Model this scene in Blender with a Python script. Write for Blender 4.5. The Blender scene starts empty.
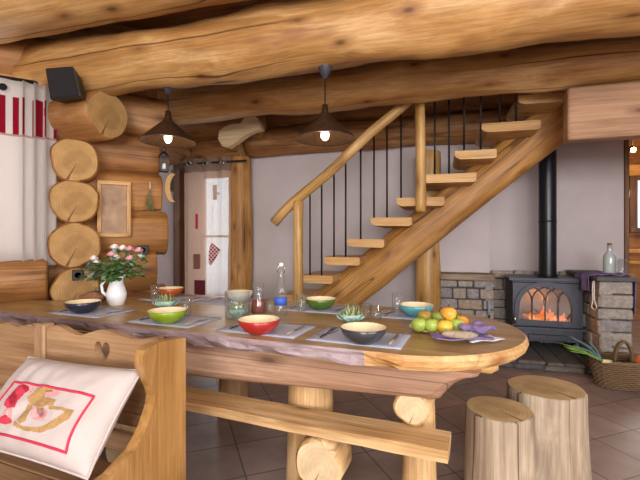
import bpy, bmesh, math, random
from mathutils import Vector, Matrix, noise
from mathutils.geometry import tessellate_polygon
R = math.radians; PI = math.pi
sc = bpy.context.scene; COL = sc.collection
random.seed(7)
H = 1.2; F = 400.0          # eye height, focal length in pixels of the 640x480 frame
AU, AT, AV = -16.0, -22.0, 29.0   # headings of the stair wall, of the table, of the log wall

# ------------------------------------------------------------------ frames
def w2f(ang, X, Y):
    c, s = math.cos(R(ang)), math.sin(R(ang)); return (X*c+Y*s, -X*s+Y*c)
def f2w(ang, q, n, z=0.0):
    c, s = math.cos(R(ang)), math.sin(R(ang)); return Vector((q*c-n*s, q*s+n*c, z))
def onn(px, py, ang, n):            # where the sight line meets the upright plane n of a frame -> (q, z)
    a = (px-320)/F; c, s = math.cos(R(ang)), math.sin(R(ang))
    Y = n/(c-a*s); return (Y*(a*c+s), H-(py-240)/F*Y)
def onq(px, py, ang, q):            # ... the plane q of a frame -> (n, z)
    a = (px-320)/F; c, s = math.cos(R(ang)), math.sin(R(ang))
    Y = q/(a*c+s); return (Y*(c-a*s), H-(py-240)/F*Y)
def onz(px, py, z):                 # ... the level z -> world X, Y
    Y = (H-z)*F/(py-240); return Vector(((px-320)/F*Y, Y, z))
def atY(px, py, Y): return Vector(((px-320)/F*Y, Y, H-(py-240)/F*Y))

# ------------------------------------------------------------------ materials
def lin(h):
    v = [int(h[i:i+2], 16)/255 for i in (0, 2, 4)]
    return tuple((x/12.92 if x <= .04045 else ((x+.055)/1.055)**2.4) for x in v)+(1,)
def newmat(name):
    m = bpy.data.materials.new(name); m.use_nodes = True
    nt = m.node_tree; b = nt.nodes['Principled BSDF']; return m, nt, b
def N(nt, t, **k):
    n = nt.nodes.new(t)
    for a, v in k.items():
        if a in n.inputs: n.inputs[a].default_value = v
        else: setattr(n, a, v)
    return n
def L(nt, a, b): nt.links.new(a, b)
def gr(nt, sc3=(1,1,1)):
    a = N(nt, 'ShaderNodeAttribute', attribute_name='gr')
    m = N(nt, 'ShaderNodeMapping'); m.inputs['Scale'].default_value = sc3
    L(nt, a.outputs['Vector'], m.inputs['Vector']); return m.outputs['Vector']
def ramp(nt, fac, stops):
    r = N(nt, 'ShaderNodeValToRGB'); e = r.color_ramp.elements
    while len(e) < len(stops): e.new(.5)
    for x, (p, c) in zip(e, stops): x.position = p; x.color = c
    L(nt, fac, r.inputs['Fac']); return r.outputs['Color']
def noi(nt, vec, scale=1, detail=4, rough=.55, dist=0):
    n = N(nt, 'ShaderNodeTexNoise'); n.inputs['Scale'].default_value = scale
    n.inputs['Detail'].default_value = detail; n.inputs['Roughness'].default_value = rough; n.inputs['Distortion'].default_value = dist
    L(nt, vec, n.inputs['Vector']); return n.outputs['Fac']
def mix(nt, fac, a, b, mode='MIX'):
    m = N(nt, 'ShaderNodeMix', data_type='RGBA', blend_type=mode)
    for s, v in ((0, fac), (6, a), (7, b)):
        if isinstance(v, (int, float, tuple)): m.inputs[s].default_value = v
        else: L(nt, v, m.inputs[s])
    return m.outputs[2]
def bump(nt, b, h, strength=.4, dist=.01):
    n = N(nt, 'ShaderNodeBump'); n.inputs['Strength'].default_value = strength; n.inputs['Distance'].default_value = dist
    L(nt, h, n.inputs['Height']); L(nt, n.outputs['Normal'], b.inputs['Normal'])
W0, W1 = (0,0,0,1), (1,1,1,1)
def wood(name, light, mid, dark, rough=.5, knots=1.0, crack=1.0, fine=1.0, bmp=.35):
    m, nt, b = newmat(name)
    big = noi(nt, gr(nt, (.9, 3.2, 3.2)), 1, 4, .6, .5)
    streak = noi(nt, gr(nt, (.7, 20, 20)), 1, 6, .7, .12)
    fin = noi(nt, gr(nt, (2.5, 90, 90)), 1, 3, .65)
    pale = noi(nt, gr(nt, (1.3, 6, 6)), 1, 5, .65, .4)
    c = ramp(nt, streak, [(.3, lin(dark)), (.47, lin(mid)), (.66, lin(light))])
    c2 = ramp(nt, big, [(.34, lin(dark)), (.5, lin(mid)), (.62, lin(light))])
    c = mix(nt, .5, c, c2)
    lp = tuple(min(1, x*1.1+.07) for x in lin(light)[:3])+(1,)
    pf = ramp(nt, pale, [(.52, W0), (.68, (.6,.6,.6,1))])
    c = mix(nt, pf, c, lp)
    f = ramp(nt, fin, [(.36, (.66,.62,.58,1)), (.58, W1)])
    c = mix(nt, .7*fine, c, f, 'MULTIPLY')
    if knots:
        v = N(nt, 'ShaderNodeTexVoronoi'); v.inputs['Scale'].default_value = 1; L(nt, gr(nt, (2.6, 6.5, 6.5)), v.inputs['Vector'])
        k = ramp(nt, v.outputs['Distance'], [(.06, W1), (.12, W0)])
        kk = ramp(nt, v.outputs['Distance'], [(.12, (.75,.75,.75,1)), (.30, W0)])
        c = mix(nt, kk, c, lin(dark)); kx = N(nt, 'ShaderNodeMath', operation='MULTIPLY'); kx.inputs[1].default_value = .75*knots
        L(nt, k, kx.inputs[0]); c = mix(nt, kx.outputs[0], c, lin('4a2c18'))
    if crack:
        n = noi(nt, gr(nt, (.035, 5.0, 5.0)), 1, 2, .4, .0)
        ck = ramp(nt, n, [(.490, W0), (.4965, W1), (.5015, W1), (.508, W0)])
        gate = ramp(nt, noi(nt, gr(nt, (.6, 1.6, 1.6)), 1, 1), [(.40, W0), (.50, W1)])
        g = N(nt, 'ShaderNodeMath', operation='MULTIPLY'); L(nt, ck, g.inputs[0]); L(nt, gate, g.inputs[1])
        g2 = N(nt, 'ShaderNodeMath', operation='MULTIPLY'); g2.inputs[1].default_value = .85*crack; L(nt, g.outputs[0], g2.inputs[0])
        c = mix(nt, g2.outputs[0], c, lin('3a2010'))
    L(nt, c, b.inputs['Base Color']); b.inputs['Roughness'].default_value = rough
    bump(nt, b, streak, bmp*.6, .005); return m
def endgrain(name, light, mid, dark, freq=110):
    m, nt, b = newmat(name)
    v = gr(nt, (0, 1, 1)); ln = N(nt, 'ShaderNodeVectorMath', operation='LENGTH')
    nz = N(nt, 'ShaderNodeTexNoise'); nz.inputs['Scale'].default_value = 9; L(nt, v, nz.inputs['Vector'])
    add = N(nt, 'ShaderNodeVectorMath', operation='MULTIPLY_ADD'); L(nt, nz.outputs['Color'], add.inputs[0]); add.inputs[1].default_value = (.03,.03,.03); L(nt, v, add.inputs[2])
    L(nt, add.outputs[0], ln.inputs[0])
    mu = N(nt, 'ShaderNodeMath', operation='MULTIPLY'); mu.inputs[1].default_value = freq*PI; L(nt, ln.outputs['Value'], mu.inputs[0])
    si = N(nt, 'ShaderNodeMath', operation='SINE'); L(nt, mu.outputs[0], si.inputs[0])
    c = ramp(nt, si.outputs[0], [(.0, lin(mid)), (.8, lin(light))])
    heart = ramp(nt, ln.outputs['Value'], [(.085, (.55,.55,.55,1)), (.105, W0)])
    c = mix(nt, heart, c, lin(dark))
    bl = ramp(nt, noi(nt, v, 14, 4), [(.35, (.8,.76,.7,1)), (.65, W1)])
    c = mix(nt, .8, c, bl, 'MULTIPLY')
    sep = N(nt, 'ShaderNodeSeparateXYZ'); L(nt, add.outputs[0], sep.inputs[0])
    at = N(nt, 'ShaderNodeMath', operation='ARCTAN2'); L(nt, sep.outputs['Y'], at.inputs[0]); L(nt, sep.outputs['Z'], at.inputs[1])
    ab = N(nt, 'ShaderNodeMath', operation='SUBTRACT'); L(nt, at.outputs[0], ab.inputs[0]); ab.inputs[1].default_value = 2.7
    aa = N(nt, 'ShaderNodeMath', operation='ABSOLUTE'); L(nt, ab.outputs[0], aa.inputs[0])
    ck = ramp(nt, aa.outputs[0], [(.03, (.8,.8,.8,1)), (.07, W0)])
    c = mix(nt, ck, c, lin('4a2c18'))
    L(nt, c, b.inputs['Base Color']); b.inputs['Roughness'].default_value = .75
    bump(nt, b, si.outputs[0], .05, .002); return m
def plain(name, hexc, rough=.5, metal=0, var=.12, scale=30, bmp=0, spec=.5):
    m, nt, b = newmat(name); c = lin(hexc)
    n = noi(nt, gr(nt), scale, 4)
    k = ramp(nt, n, [(.3, tuple(x*(1-var) for x in c[:3])+(1,)), (.7, tuple(min(1, x*(1+var)) for x in c[:3])+(1,))])
    L(nt, k, b.inputs['Base Color']); b.inputs['Roughness'].default_value = rough; b.inputs['Metallic'].default_value = metal
    b.inputs['Specular IOR Level'].default_value = spec
    if bmp: bump(nt, b, n, bmp, .01)
    return m
def glassm(name, tint='fbfdfd', refl=.075, dens=.025):
    m = bpy.data.materials.new(name); m.use_nodes = True; nt = m.node_tree; nt.nodes.clear()
    o = N(nt, 'ShaderNodeOutputMaterial'); t = N(nt, 'ShaderNodeBsdfTransparent'); g = N(nt, 'ShaderNodeBsdfGlossy'); d = N(nt, 'ShaderNodeBsdfDiffuse')
    t.inputs['Color'].default_value = lin(tint); g.inputs['Roughness'].default_value = .03; d.inputs['Color'].default_value = lin('dfe8ea')
    lw = N(nt, 'ShaderNodeLayerWeight'); lw.inputs['Blend'].default_value = .35
    mr = N(nt, 'ShaderNodeMapRange'); L(nt, lw.outputs['Facing'], mr.inputs['Value']); mr.inputs['To Min'].default_value = refl*.5; mr.inputs['To Max'].default_value = min(1, refl*4.5)
    m1 = N(nt, 'ShaderNodeMixShader'); m1.inputs[0].default_value = dens; L(nt, t.outputs[0], m1.inputs[1]); L(nt, d.outputs[0], m1.inputs[2])
    m2 = N(nt, 'ShaderNodeMixShader'); L(nt, mr.outputs[0], m2.inputs[0]); L(nt, m1.outputs[0], m2.inputs[1]); L(nt, g.outputs[0], m2.inputs[2])
    L(nt, m2.outputs[0], o.inputs['Surface']); return m
def emis(name, hexc, s):
    m, nt, b = newmat(name); b.inputs['Base Color'].default_value = lin(hexc); b.inputs['Emission Color'].default_value = lin(hexc); b.inputs['Emission Strength'].default_value = s; return m

M = {}
M['beam'] = wood('honey_log', 'd2a86c', 'ba884c', '8e5e2e', .55, 1, 1)
M['wall_log'] = wood('dark_orange_log', 'b8854c', '9a6836', '6e4220', .6, 1, .8)  # deeper, darker orange than the beam logs
M['stair'] = wood('stair_pine', 'ce9e5e', 'b68242', '8e5c2a', .55, .7, 1)
M['pale'] = wood('pale_pine', 'e0b87c', 'cc9c5e', 'a87842', .55, .8, .3)
M['yellow'] = wood('varnished_pole', 'dcb070', 'c09450', '8a602e', .4, 1.2, .2)
M['pinkbeam'] = wood('planed_beam', 'c09674', 'aa8060', '8a6246', .65, .8, .8)
M['bench'] = wood('bench_pine', 'e4c290', 'd0a670', 'a07a4e', .6, 1, .5)
M['settle'] = wood('settle_pine', 'b8946e', '9c7856', '7a5a3c', .45, .7, .3)
M['settle_end'] = wood('settle_end_pine', 'bc8e52', 'a27640', '80582c', .4, .2, .3)
M['top'] = wood('table_top_oiled', 'c8a878', 'ac8a58', '846640', .32, .6, .6, bmp=.12)
M['apron'] = wood('apron_log', 'c09c82', 'a27c62', '785844', .65, .8, .8)
M['bark'] = wood('weathered_bark', 'bcacb2', '8a7274', '543e3a', .7, .6, 1, bmp=1)
M['stump'] = wood('peeled_stump', 'c8b69e', 'a4907a', '705f50', .7, 1.3, 1)
M['plank'] = wood('ceiling_plank', 'a87440', '8c5c2c', '64401c', .6, .5, .5)
M['doorwood'] = wood('door_wood', 'd8a06c', 'c48854', 'a06a3c', .45, .2, 0)
M['trimwood'] = wood('dark_trim', '8c6444', '6e4c32', '4c3220', .5, .3, .3)
M['oldstone_wood'] = wood('old_lintel', 'a08c78', '84705e', '5c4c40', .8, .3, .8)
M['end'] = endgrain('end_grain', 'c8a06a', 'be965e', 'b08650')
M['endpale'] = endgrain('pale_end_grain', 'e6d2ae', 'dec8a2', 'd0b48a')
M['endlog'] = endgrain('log_face', 'be9862', 'b28a54', '9a7444', 130)
M['endstump'] = endgrain('stump_face', 'ccb086', 'c2a476', 'a88a5c', 130)
M['plaster'] = plain('lime_plaster', 'c9bfc0', .9, 0, .05, 3, .08)
M['black'] = plain('cast_iron', '3a3c46', .45, .3, .15, 60, .15)
M['pipe'] = plain('flue_pipe_black', '26282e', .3, .5, .1, 8)
M['rod'] = plain('wrought_iron', '2a2422', .5, .6)
M['shade'] = plain('bronze_shade', '4a3628', .38, .6, .35, 40, .1)
M['dark'] = plain('soot_dark', '0c0b0b', .9)
M['plastic'] = plain('black_plastic', '151316', .5)
M['canopy'] = plain('grey_plastic', '3e3e46', .45)
M['edge'] = wood('cut_edge', 'e6c48c', 'c89458', '8c4c20', .5, .8, .3)
M['bonehandle'] = plain('bone_handle', 'b8a890', .5)
M['white'] = plain('white_glaze', 'f2f2f6', .15, 0, .02)
M['cream'] = plain('cream_glaze', 'ecdcb8', .3, 0, .04)
M['mat'] = plain('blue_grey_linen', 'b2b6cc', .9, 0, .1, 400, .2)
M['matprint'] = plain('mat_print_dark', '50526a', .9)
M['steel'] = plain('steel', 'b8b4ae', .25, 1)
M['darksteel'] = plain('dark_steel', '45434a', .35, .8)
M['glass'] = glassm('clear_glass')
M['pane'] = glassm('window_glass', 'f6fafa', .05, .01)
M['frost'] = glassm('frosted_glass', 'cfd8cc', .12, .55)
M['lotusglass'] = plain('teal_glaze', 'a4c6bc', .25, 0, .3, 25)
M['lotusgreen'] = plain('artichoke_green', '98a070', .5, 0, .3, 40)
M['juice'] = plain('red_juice', '8c2a24', .2)
M['label'] = plain('blue_label', '3c62c4', .5)
M['cork'] = plain('cork', '8a5c38', .8)
M['bulb'] = emis('lamp_glow', 'fff0d8', 3)
M['bulbhot'] = emis('spot_glow', 'ffb050', 60)
M['purple'] = plain('purple_cloth', '82709e', .9, 0, .18, 60, .2)
M['whitecloth'] = plain('white_cloth', 'd8d4dc', .9, 0, .1, 60, .2)
M['string'] = plain('cotton_string', 'd8d0c4', .9)
M['cushion'] = plain('cream_cotton', 'c2b6b2', .9, 0, .04, 12, .15)
M['redthread'] = plain('red_stitch', 'c83050', .8)
M['redcoat'] = plain('red_embroidery', 'c8364c', .85, 0, .2, 120)
M['tanprint'] = plain('tan_embroidery', 'b08a58', .85, 0, .2, 120)
M['pinkprint'] = plain('pink_embroidery', 'd49a98', .85, 0, .2, 120)
M['fruitgreen'] = plain('apple_green', 'a0b450', .3, 0, .2, 30)
M['leaf'] = plain('leaf_green', '4c7434', .55, 0, .3, 40)
M['leafpale'] = plain('leaf_grey_green', '8ca494', .6, 0, .2, 40)
M['petalpink'] = plain('pink_petals', 'e4a4b0', .7, 0, .15, 90)
M['petalwhite'] = plain('white_petals', 'f4e8e4', .7, 0, .08, 90)
M['bread'] = plain('brown_crust', '8c6044', .8, 0, .3, 50, .6)
M['sausage'] = plain('dry_sausage', '9c8c78', .8, 0, .25, 70, .5)
M['wicker'] = wood('wicker', '9c8060', '785e42', '4c3a28', .7, 0, 0)
M['leekwhite'] = plain('leek_white', 'd4cc88', .5, 0, .1, 20)
M['leekgreen'] = plain('leek_green', '7ca048', .5, 0, .3, 30)
M['leekblue'] = plain('leek_blue_green', '6a8c8c', .55, 0, .25, 30)
M['orange'] = plain('orange_skin', 'c8642c', .5, 0, .15)
M['herb'] = plain('dried_herb', '6c6a44', .9, 0, .35, 60)
M['gold'] = plain('straw_gold', 'a88450', .6, 0, .2, 60)
M['lintelwood'] = wood('kitchen_lintel', 'e4b468', 'd49c4c', 'b07c34', .5, .2, 0)

def fruit(name, a, b_):
    m, nt, b = newmat(name)
    c = ramp(nt, noi(nt, gr(nt), 16, 2), [(.4, lin(a)), (.62, lin(b_))])
    L(nt, c, b.inputs['Base Color']); b.inputs['Roughness'].default_value = .32; return m
M['fruityellow'] = fruit('apple_yellow', 'dcc048', 'dc8438')
M['fruitred'] = fruit('apple_red_green', 'a8b040', 'c85c40')
def glaze(name, h): return plain(name, h, .22, 0, .12, 20)
def floor_mat():
    m, nt, b = newmat('slate_tiles')
    g = gr(nt); br = N(nt, 'ShaderNodeTexBrick'); br.offset = 0; br.squash = 1
    mp = N(nt, 'ShaderNodeMapping'); mp.inputs['Rotation'].default_value = (0, 0, R(-20)); L(nt, g, mp.inputs['Vector']); L(nt, mp.outputs[0], br.inputs['Vector'])
    for k, v in (('Scale', 1), ('Mortar Size', .005), ('Mortar Smooth', .1), ('Brick Width', .34), ('Row Height', .34), ('Bias', 0)): br.inputs[k].default_value = v
    br.inputs['Color1'].default_value = lin('a8948c'); br.inputs['Color2'].default_value = lin('988680'); br.inputs['Mortar'].default_value = lin('6a5e5e')
    n = ramp(nt, noi(nt, g, 5, 5), [(.3, (.75,.75,.78,1)), (.7, (1.1,1.08,1.05,1))])
    c = mix(nt, 1.0, br.outputs['Color'], n, 'MULTIPLY'); L(nt, c, b.inputs['Base Color'])
    b.inputs['Roughness'].default_value = .42; bump(nt, b, noi(nt, g, 8, 4), .15, .01); return m
M['tiles'] = floor_mat()
def stone_mat(name, a, b_, c_):
    m, nt, b = newmat(name)
    c = ramp(nt, noi(nt, gr(nt), .8, 2), [(.3, lin(a)), (.5, lin(b_)), (.7, lin(c_))])
    s = ramp(nt, noi(nt, gr(nt), 28, 6, .7), [(.3, (.55,.55,.55,1)), (.65, (1.15,1.15,1.15,1))])
    L(nt, mix(nt, 1.0, c, s, 'MULTIPLY'), b.inputs['Base Color']); b.inputs['Roughness'].default_value = .9
    bump(nt, b, noi(nt, gr(nt), 35, 5, .7), .8, .012); return m
M['stone'] = stone_mat('split_stone', '8e8a90', 'a8a098', 'a8947e')
M['stonedark'] = stone_mat('shaded_hearth_stone', '5c585c', '6e675f', '7a6c5e')  # darker than the wall stone, with the shade under the stove put in
M['mortar'] = plain('mortar', '4a4648', .95)
M['slab'] = plain('slate_slab', '4e4c50', .6, 0, .2, 20, .3)
def sheer_mat(name, h, tr, transl=.5):
    m = bpy.data.materials.new(name); m.use_nodes = True; nt = m.node_tree; nt.nodes.clear()
    o = N(nt, 'ShaderNodeOutputMaterial'); t = N(nt, 'ShaderNodeBsdfTransparent'); d = N(nt, 'ShaderNodeBsdfDiffuse'); x = N(nt, 'ShaderNodeBsdfTranslucent')
    v = ramp(nt, noi(nt, gr(nt, (200, 200, 20)), 1, 2), [(.3, tuple(q*.85 for q in lin(h)[:3])+(1,)), (.7, lin(h))])
    L(nt, v, d.inputs['Color']); L(nt, v, x.inputs['Color'])
    a = N(nt, 'ShaderNodeMixShader'); a.inputs[0].default_value = transl; L(nt, d.outputs[0], a.inputs[1]); L(nt, x.outputs[0], a.inputs[2])
    c = N(nt, 'ShaderNodeMixShader'); c.inputs[0].default_value = tr; L(nt, a.outputs[0], c.inputs[1]); L(nt, t.outputs[0], c.inputs[2])
    L(nt, c.outputs[0], o.inputs['Surface']); return m
M['sheer'] = sheer_mat('sheer_curtain', 'e0c0ae', .36)
M['sheerband'] = sheer_mat('curtain_header', '947a6c', .08, .2)
def curtain_mat():
    m = bpy.data.materials.new('striped_curtain'); m.use_nodes = True; nt = m.node_tree; nt.nodes.clear()
    a = N(nt, 'ShaderNodeAttribute', attribute_name='gr'); s = N(nt, 'ShaderNodeSeparateXYZ'); L(nt, a.outputs['Vector'], s.inputs[0])
    def mth(op, x, y=None):
        n = N(nt, 'ShaderNodeMath', operation=op)
        for i, v in enumerate((x, y)):
            if v is None: continue
            if isinstance(v, (int, float)): n.inputs[i].default_value = v
            else: L(nt, v, n.inputs[i])
        return n.outputs[0]
    st = mth('GREATER_THAN', mth('FRACT', mth('MULTIPLY', s.outputs['X'], 14.5)), .5)
    band = mth('MULTIPLY', mth('LESS_THAN', s.outputs['Z'], 2.235), mth('GREATER_THAN', s.outputs['Z'], 1.965))
    edge = mth('MULTIPLY', mth('LESS_THAN', s.outputs['Z'], 1.965), mth('GREATER_THAN', s.outputs['Z'], 1.95))
    f = mth('MAXIMUM', mth('MULTIPLY', st, band), mth('MULTIPLY', edge, .5))
    c = mix(nt, f, lin('d4ccc8'), lin('9c2034'))
    o = N(nt, 'ShaderNodeOutputMaterial'); d = N(nt, 'ShaderNodeBsdfDiffuse'); x = N(nt, 'ShaderNodeBsdfTranslucent'); L(nt, c, d.inputs['Color']); L(nt, c, x.inputs['Color'])
    g = N(nt, 'ShaderNodeMixShader'); g.inputs[0].default_value = .45; L(nt, d.outputs[0], g.inputs[1]); L(nt, x.outputs[0], g.inputs[2]); L(nt, g.outputs[0], o.inputs['Surface']); return m
M['curtain'] = curtain_mat()
def fire_mat():
    m, nt, b = newmat('flame')
    c = ramp(nt, noi(nt, gr(nt, (1, 1, .6)), 14, 3), [(.3, lin('c83c08')), (.55, lin('f08420')), (.75, lin('ffd070'))])
    L(nt, c, b.inputs['Emission Color']); b.inputs['Emission Strength'].default_value = 1.6; b.inputs['Base Color'].default_value = lin('401000'); return m
M['fire'] = fire_mat()

# ------------------------------------------------------------------ mesh builder
class MB:
    def __init__(s): s.v = []; s.f = []; s.m = []; s.g = []; s.sm = []
    def add(s, vs, fs, gs=None, mi=0, smooth=True):
        b = len(s.v); s.v += [Vector(x) for x in vs]; s.g += [Vector(x) for x in (gs or vs)]
        for k, f in enumerate(fs):
            s.f.append([b+i for i in f]); s.m.append(mi[k] if isinstance(mi, list) else mi); s.sm.append(smooth[k] if isinstance(smooth, list) else smooth)
    def box(s, c, size, rot=None, bev=.004, grain=0, mi=0, jit=0, segs=1):
        bm = bmesh.new(); bmesh.ops.create_cube(bm, size=1)
        for v in bm.verts:
            v.co = Vector((v.co.x*size[0], v.co.y*size[1], v.co.z*size[2]))
            if jit: v.co += Vector([random.uniform(-jit, jit) for _ in range(3)])
        if bev: bmesh.ops.bevel(bm, geom=bm.edges[:], offset=bev, segments=segs, affect='EDGES', profile=.5)
        off = Vector((random.uniform(0, 9), random.uniform(0, 9), random.uniform(0, 9)))
        if size[0] and bev == 0: pass
        rot = rot or Matrix.Identity(3); c = Vector(c)
        vs = []; gs = []
        for v in bm.verts:
            vs.append(c+rot@v.co); p = v.co.copy()
            if grain == 1: p = Vector((p.y, p.x, p.z))
            elif grain == 2: p = Vector((p.z, p.x, p.y))
            gs.append(p+off)
        s.add(vs, [[v.index for v in f.verts] for f in bm.faces], gs, mi, False); bm.free()
    def log(s, p0, p1, r0, r1, bumpy=.012, seed=0, segs=26, capmi=1, mi=0, oval=(1, 1), step=.09, cham=.012, flat=None, bow=0, skew=0):
        p0, p1 = Vector(p0), Vector(p1); d = p1-p0; ln = d.length; x = d.normalized()
        up = Vector((0, 0, 1)) if abs(x.z) < .95 else Vector((0, 1, 0)); y = up.cross(x).normalized(); z = x.cross(y)
        n = max(3, int(ln/step)); sd = seed*3.17+1.3
        rows = [(0, -1), (0, 0)]+[(cham+(ln-2*cham)*i/n, 1) for i in range(n+1)]+[(ln, 0)]
        rows = [(0, 0)]+[(cham+(ln-2*cham)*i/n, 1) for i in range(n+1)]+[(ln, 0)]
        vs = []; gs = []
        for t, k in rows:
            rr = r0+(r1-r0)*t/ln - (cham if k == 0 else 0)
            by = bow*math.sin(PI*t/ln)
            for j in range(segs):
                a = 2*PI*j/segs; ca, sa = math.cos(a), math.sin(a)
                q = rr+bumpy*noise.noise(Vector((t*1.4+sd, ca*1.1+sd, sa*1.1)))*1.6+bumpy*.5*noise.noise(Vector((t*5+sd, ca*2.5, sa*2.5-sd)))
                yy, zz = q*ca*oval[0], q*sa*oval[1]
                if flat is not None: zz = max(-flat, min(flat, zz)) if flat > 0 else zz
                vs.append(p0+x*(t+skew*zz)+y*yy+z*(zz+by)); gs.append((t+sd, yy+sd*.0, zz))
        fs = []
        for i in range(len(rows)-1):
            for j in range(segs):
                k = (j+1) % segs; fs.append([i*segs+j, i*segs+k, (i+1)*segs+k, (i+1)*segs+j][::-1])
        ns = len(fs); fs.append(list(range(segs))); fs.append(list(range((len(rows)-1)*segs, len(rows)*segs))[::-1])
        gs2 = [Vector((g[0]*1.0, g[1]+.0, g[2])) for g in gs]
        s.add(vs, fs, gs2, [mi]*ns+[capmi]*2, [True]*ns+[False]*2)
    def tube(s, pts, r, segs=8, mi=0, closed=False, flatten=1.0, cap=True):
        pts = [Vector(p) for p in pts]; n = len(pts); vs = []; gs = []; L0 = 0; pu = None
        for i, p in enumerate(pts):
            t = (pts[min(i+1, n-1)]-pts[max(i-1, 0)]).normalized()
            if closed: t = (pts[(i+1) % n]-pts[i-1]).normalized()
            if pu is None: pu = Vector((0, 0, 1)) if abs(t.z) < .9 else Vector((1, 0, 0))
            y = pu.cross(t).normalized(); z = t.cross(y); pu = z
            rr = r[i] if isinstance(r, (list, tuple)) else (r(i/(n-1)) if callable(r) else r)
            if i: L0 += (p-pts[i-1]).length
            for j in range(segs):
                a = 2*PI*j/segs; o = y*math.cos(a)*rr+z*math.sin(a)*rr*flatten; vs.append(p+o); gs.append((L0, rr*math.cos(a), rr*math.sin(a)))
        fs = []
        for i in range(n if closed else n-1):
            for j in range(segs):
                k = (j+1) % segs; i2 = (i+1) % n; fs.append([i*segs+j, i2*segs+j, i2*segs+k, i*segs+k][::-1])
        if cap and not closed: fs.append(list(range(segs))); fs.append(list(range((n-1)*segs, n*segs))[::-1])
        s.add(vs, fs, gs, mi, True)
    def lathe(s, prof, c=(0, 0, 0), segs=28, mi=0, wob=None):
        c = Vector(c); vs = []
        for i, (r, z) in enumerate(prof):
            for j in range(segs):
                a = 2*PI*j/segs; k = wob(a, z) if wob else 1; vs.append(c+Vector((r*k*math.cos(a), r*k*math.sin(a), z)))
        fs = []
        for i in range(len(prof)-1):
            for j in range(segs):
                k = (j+1) % segs; fs.append([i*segs+j, i*segs+k, (i+1)*segs+k, (i+1)*segs+j])
        if prof[0][0] > 1e-4: fs.append(list(range(segs))[::-1])
        if prof[-1][0] > 1e-4 and abs(prof[-1][1]-prof[0][1]) > -1: fs.append([(len(prof)-1)*segs+j for j in range(segs)])
        s.add(vs, fs, [v-c for v in vs], mi, True)
    def shell(s, prof, c=(0, 0, 0), segs=32, mi=0, mis=None):       # open profile: outside up, then inside down; never capped
        c = Vector(c); vs = [c+Vector((r*math.cos(2*PI*j/segs), r*math.sin(2*PI*j/segs), z)) for r, z in prof for j in range(segs)]
        fs = []; ms = []
        for i in range(len(prof)-1):
            for j in range(segs):
                k = (j+1) % segs; fs.append([i*segs+j, i*segs+k, (i+1)*segs+k, (i+1)*segs+j]); ms.append(mis[i] if mis else mi)
        s.add(vs, fs, [v-c for v in vs], ms, True)
    def prism(s, outer, d0, d1, axes, holes=(), mi=0, sidemi=None, grain=0, off=None):
        # outline (a, b) swept along the third axis; axes such as 'xz': a->x, b->z
        ia, ib = 'xyz'.index(axes[0]), 'xyz'.index(axes[1]); ic = 3-ia-ib
        loops = [list(outer)]+[list(h) for h in holes]; flat = [p for l in loops for p in l]
        def mk(p, d): v = [0, 0, 0]; v[ia], v[ib], v[ic] = p[0], p[1], d; return Vector(v)
        n = len(flat); vs = [mk(p, d0) for p in flat]+[mk(p, d1) for p in flat]
        tri = tessellate_polygon([[Vector((p[0], p[1], 0)) for p in l] for l in loops])
        fs = [list(t) for t in tri]+[[i+n for i in t][::-1] for t in tri]; m_ = [mi]*len(fs); k = 0
        for l in loops:
            for i in range(len(l)):
                j = (i+1) % len(l); fs.append([k+i, k+j, k+j+n, k+i+n]); m_.append(mi if sidemi is None else sidemi)
            k += len(l)
        off = off or Vector((random.uniform(0, 9), random.uniform(0, 9), 0))
        gs = []
        for v in vs:
            p = v+off; gs.append(p if grain == 0 else (Vector((p.y, p.x, p.z)) if grain == 1 else Vector((p.z, p.x, p.y))))
        s.add(vs, fs, gs, m_, False)
    def sheet(s, fn, nu, nv, gfn=None, mi=0, thick=0):
        vs = [fn(i/nu, j/nv) for j in range(nv+1) for i in range(nu+1)]
        gs = [gfn(i/nu, j/nv) for j in range(nv+1) for i in range(nu+1)] if gfn else vs
        fs = [[j*(nu+1)+i, j*(nu+1)+i+1, (j+1)*(nu+1)+i+1, (j+1)*(nu+1)+i] for j in range(nv) for i in range(nu)]
        s.add(vs, fs, gs, mi, True)
    def blob(s, c, r, rot=None, bumpy=0, seed=0, nu=14, nv=9, mi=0):
        c = Vector(c); rot = rot or Matrix.Identity(3); vs = []
        for i in range(nv+1):
            t = PI*i/nv
            for j in range(nu):
                a = 2*PI*j/nu; d = Vector((math.sin(t)*math.cos(a), math.sin(t)*math.sin(a), math.cos(t)))
                k = 1+bumpy*noise.noise(d*2+Vector((seed*3.1, seed, 0))); vs.append(c+rot@Vector((d.x*r[0]*k, d.y*r[1]*k, d.z*r[2]*k)))
        fs = [[i*nu+j, (i+1)*nu+j, (i+1)*nu+(j+1) % nu, i*nu+(j+1) % nu] for i in range(nv) for j in range(nu)]
        s.add(vs, fs, [v-c+Vector((seed, seed*2, 0)) for v in vs], mi, True)
    def build(s, name, mats, parent=None, loc=None, rz=None, solid=0):
        sh = SH.get(parent.name) if parent is not None else None
        org = sh if sh is not None else Vector((0, 0, 0))
        if parent is None and loc is not None and BASE: org = Vector(loc)
        me = bpy.data.meshes.new(name); me.from_pydata([v-org for v in s.v], [], s.f)
        if not isinstance(mats, (list, tuple)): mats = [mats]
        for m in mats: me.materials.append(M[m] if isinstance(m, str) else m)
        nm = len(mats)
        for p, mi, sm in zip(me.polygons, s.m, s.sm): p.material_index = min(mi, nm-1); p.use_smooth = sm
        at = me.attributes.new('gr', 'FLOAT_VECTOR', 'POINT'); at.data.foreach_set('vector', [c for g in s.g for c in g])
        bm = bmesh.new(); bm.from_mesh(me); bmesh.ops.remove_doubles(bm, verts=bm.verts, dist=1e-6)
        bmesh.ops.recalc_face_normals(bm, faces=bm.faces); bm.to_mesh(me); bm.free()
        o = bpy.data.objects.new(name, me); COL.objects.link(o)
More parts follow.
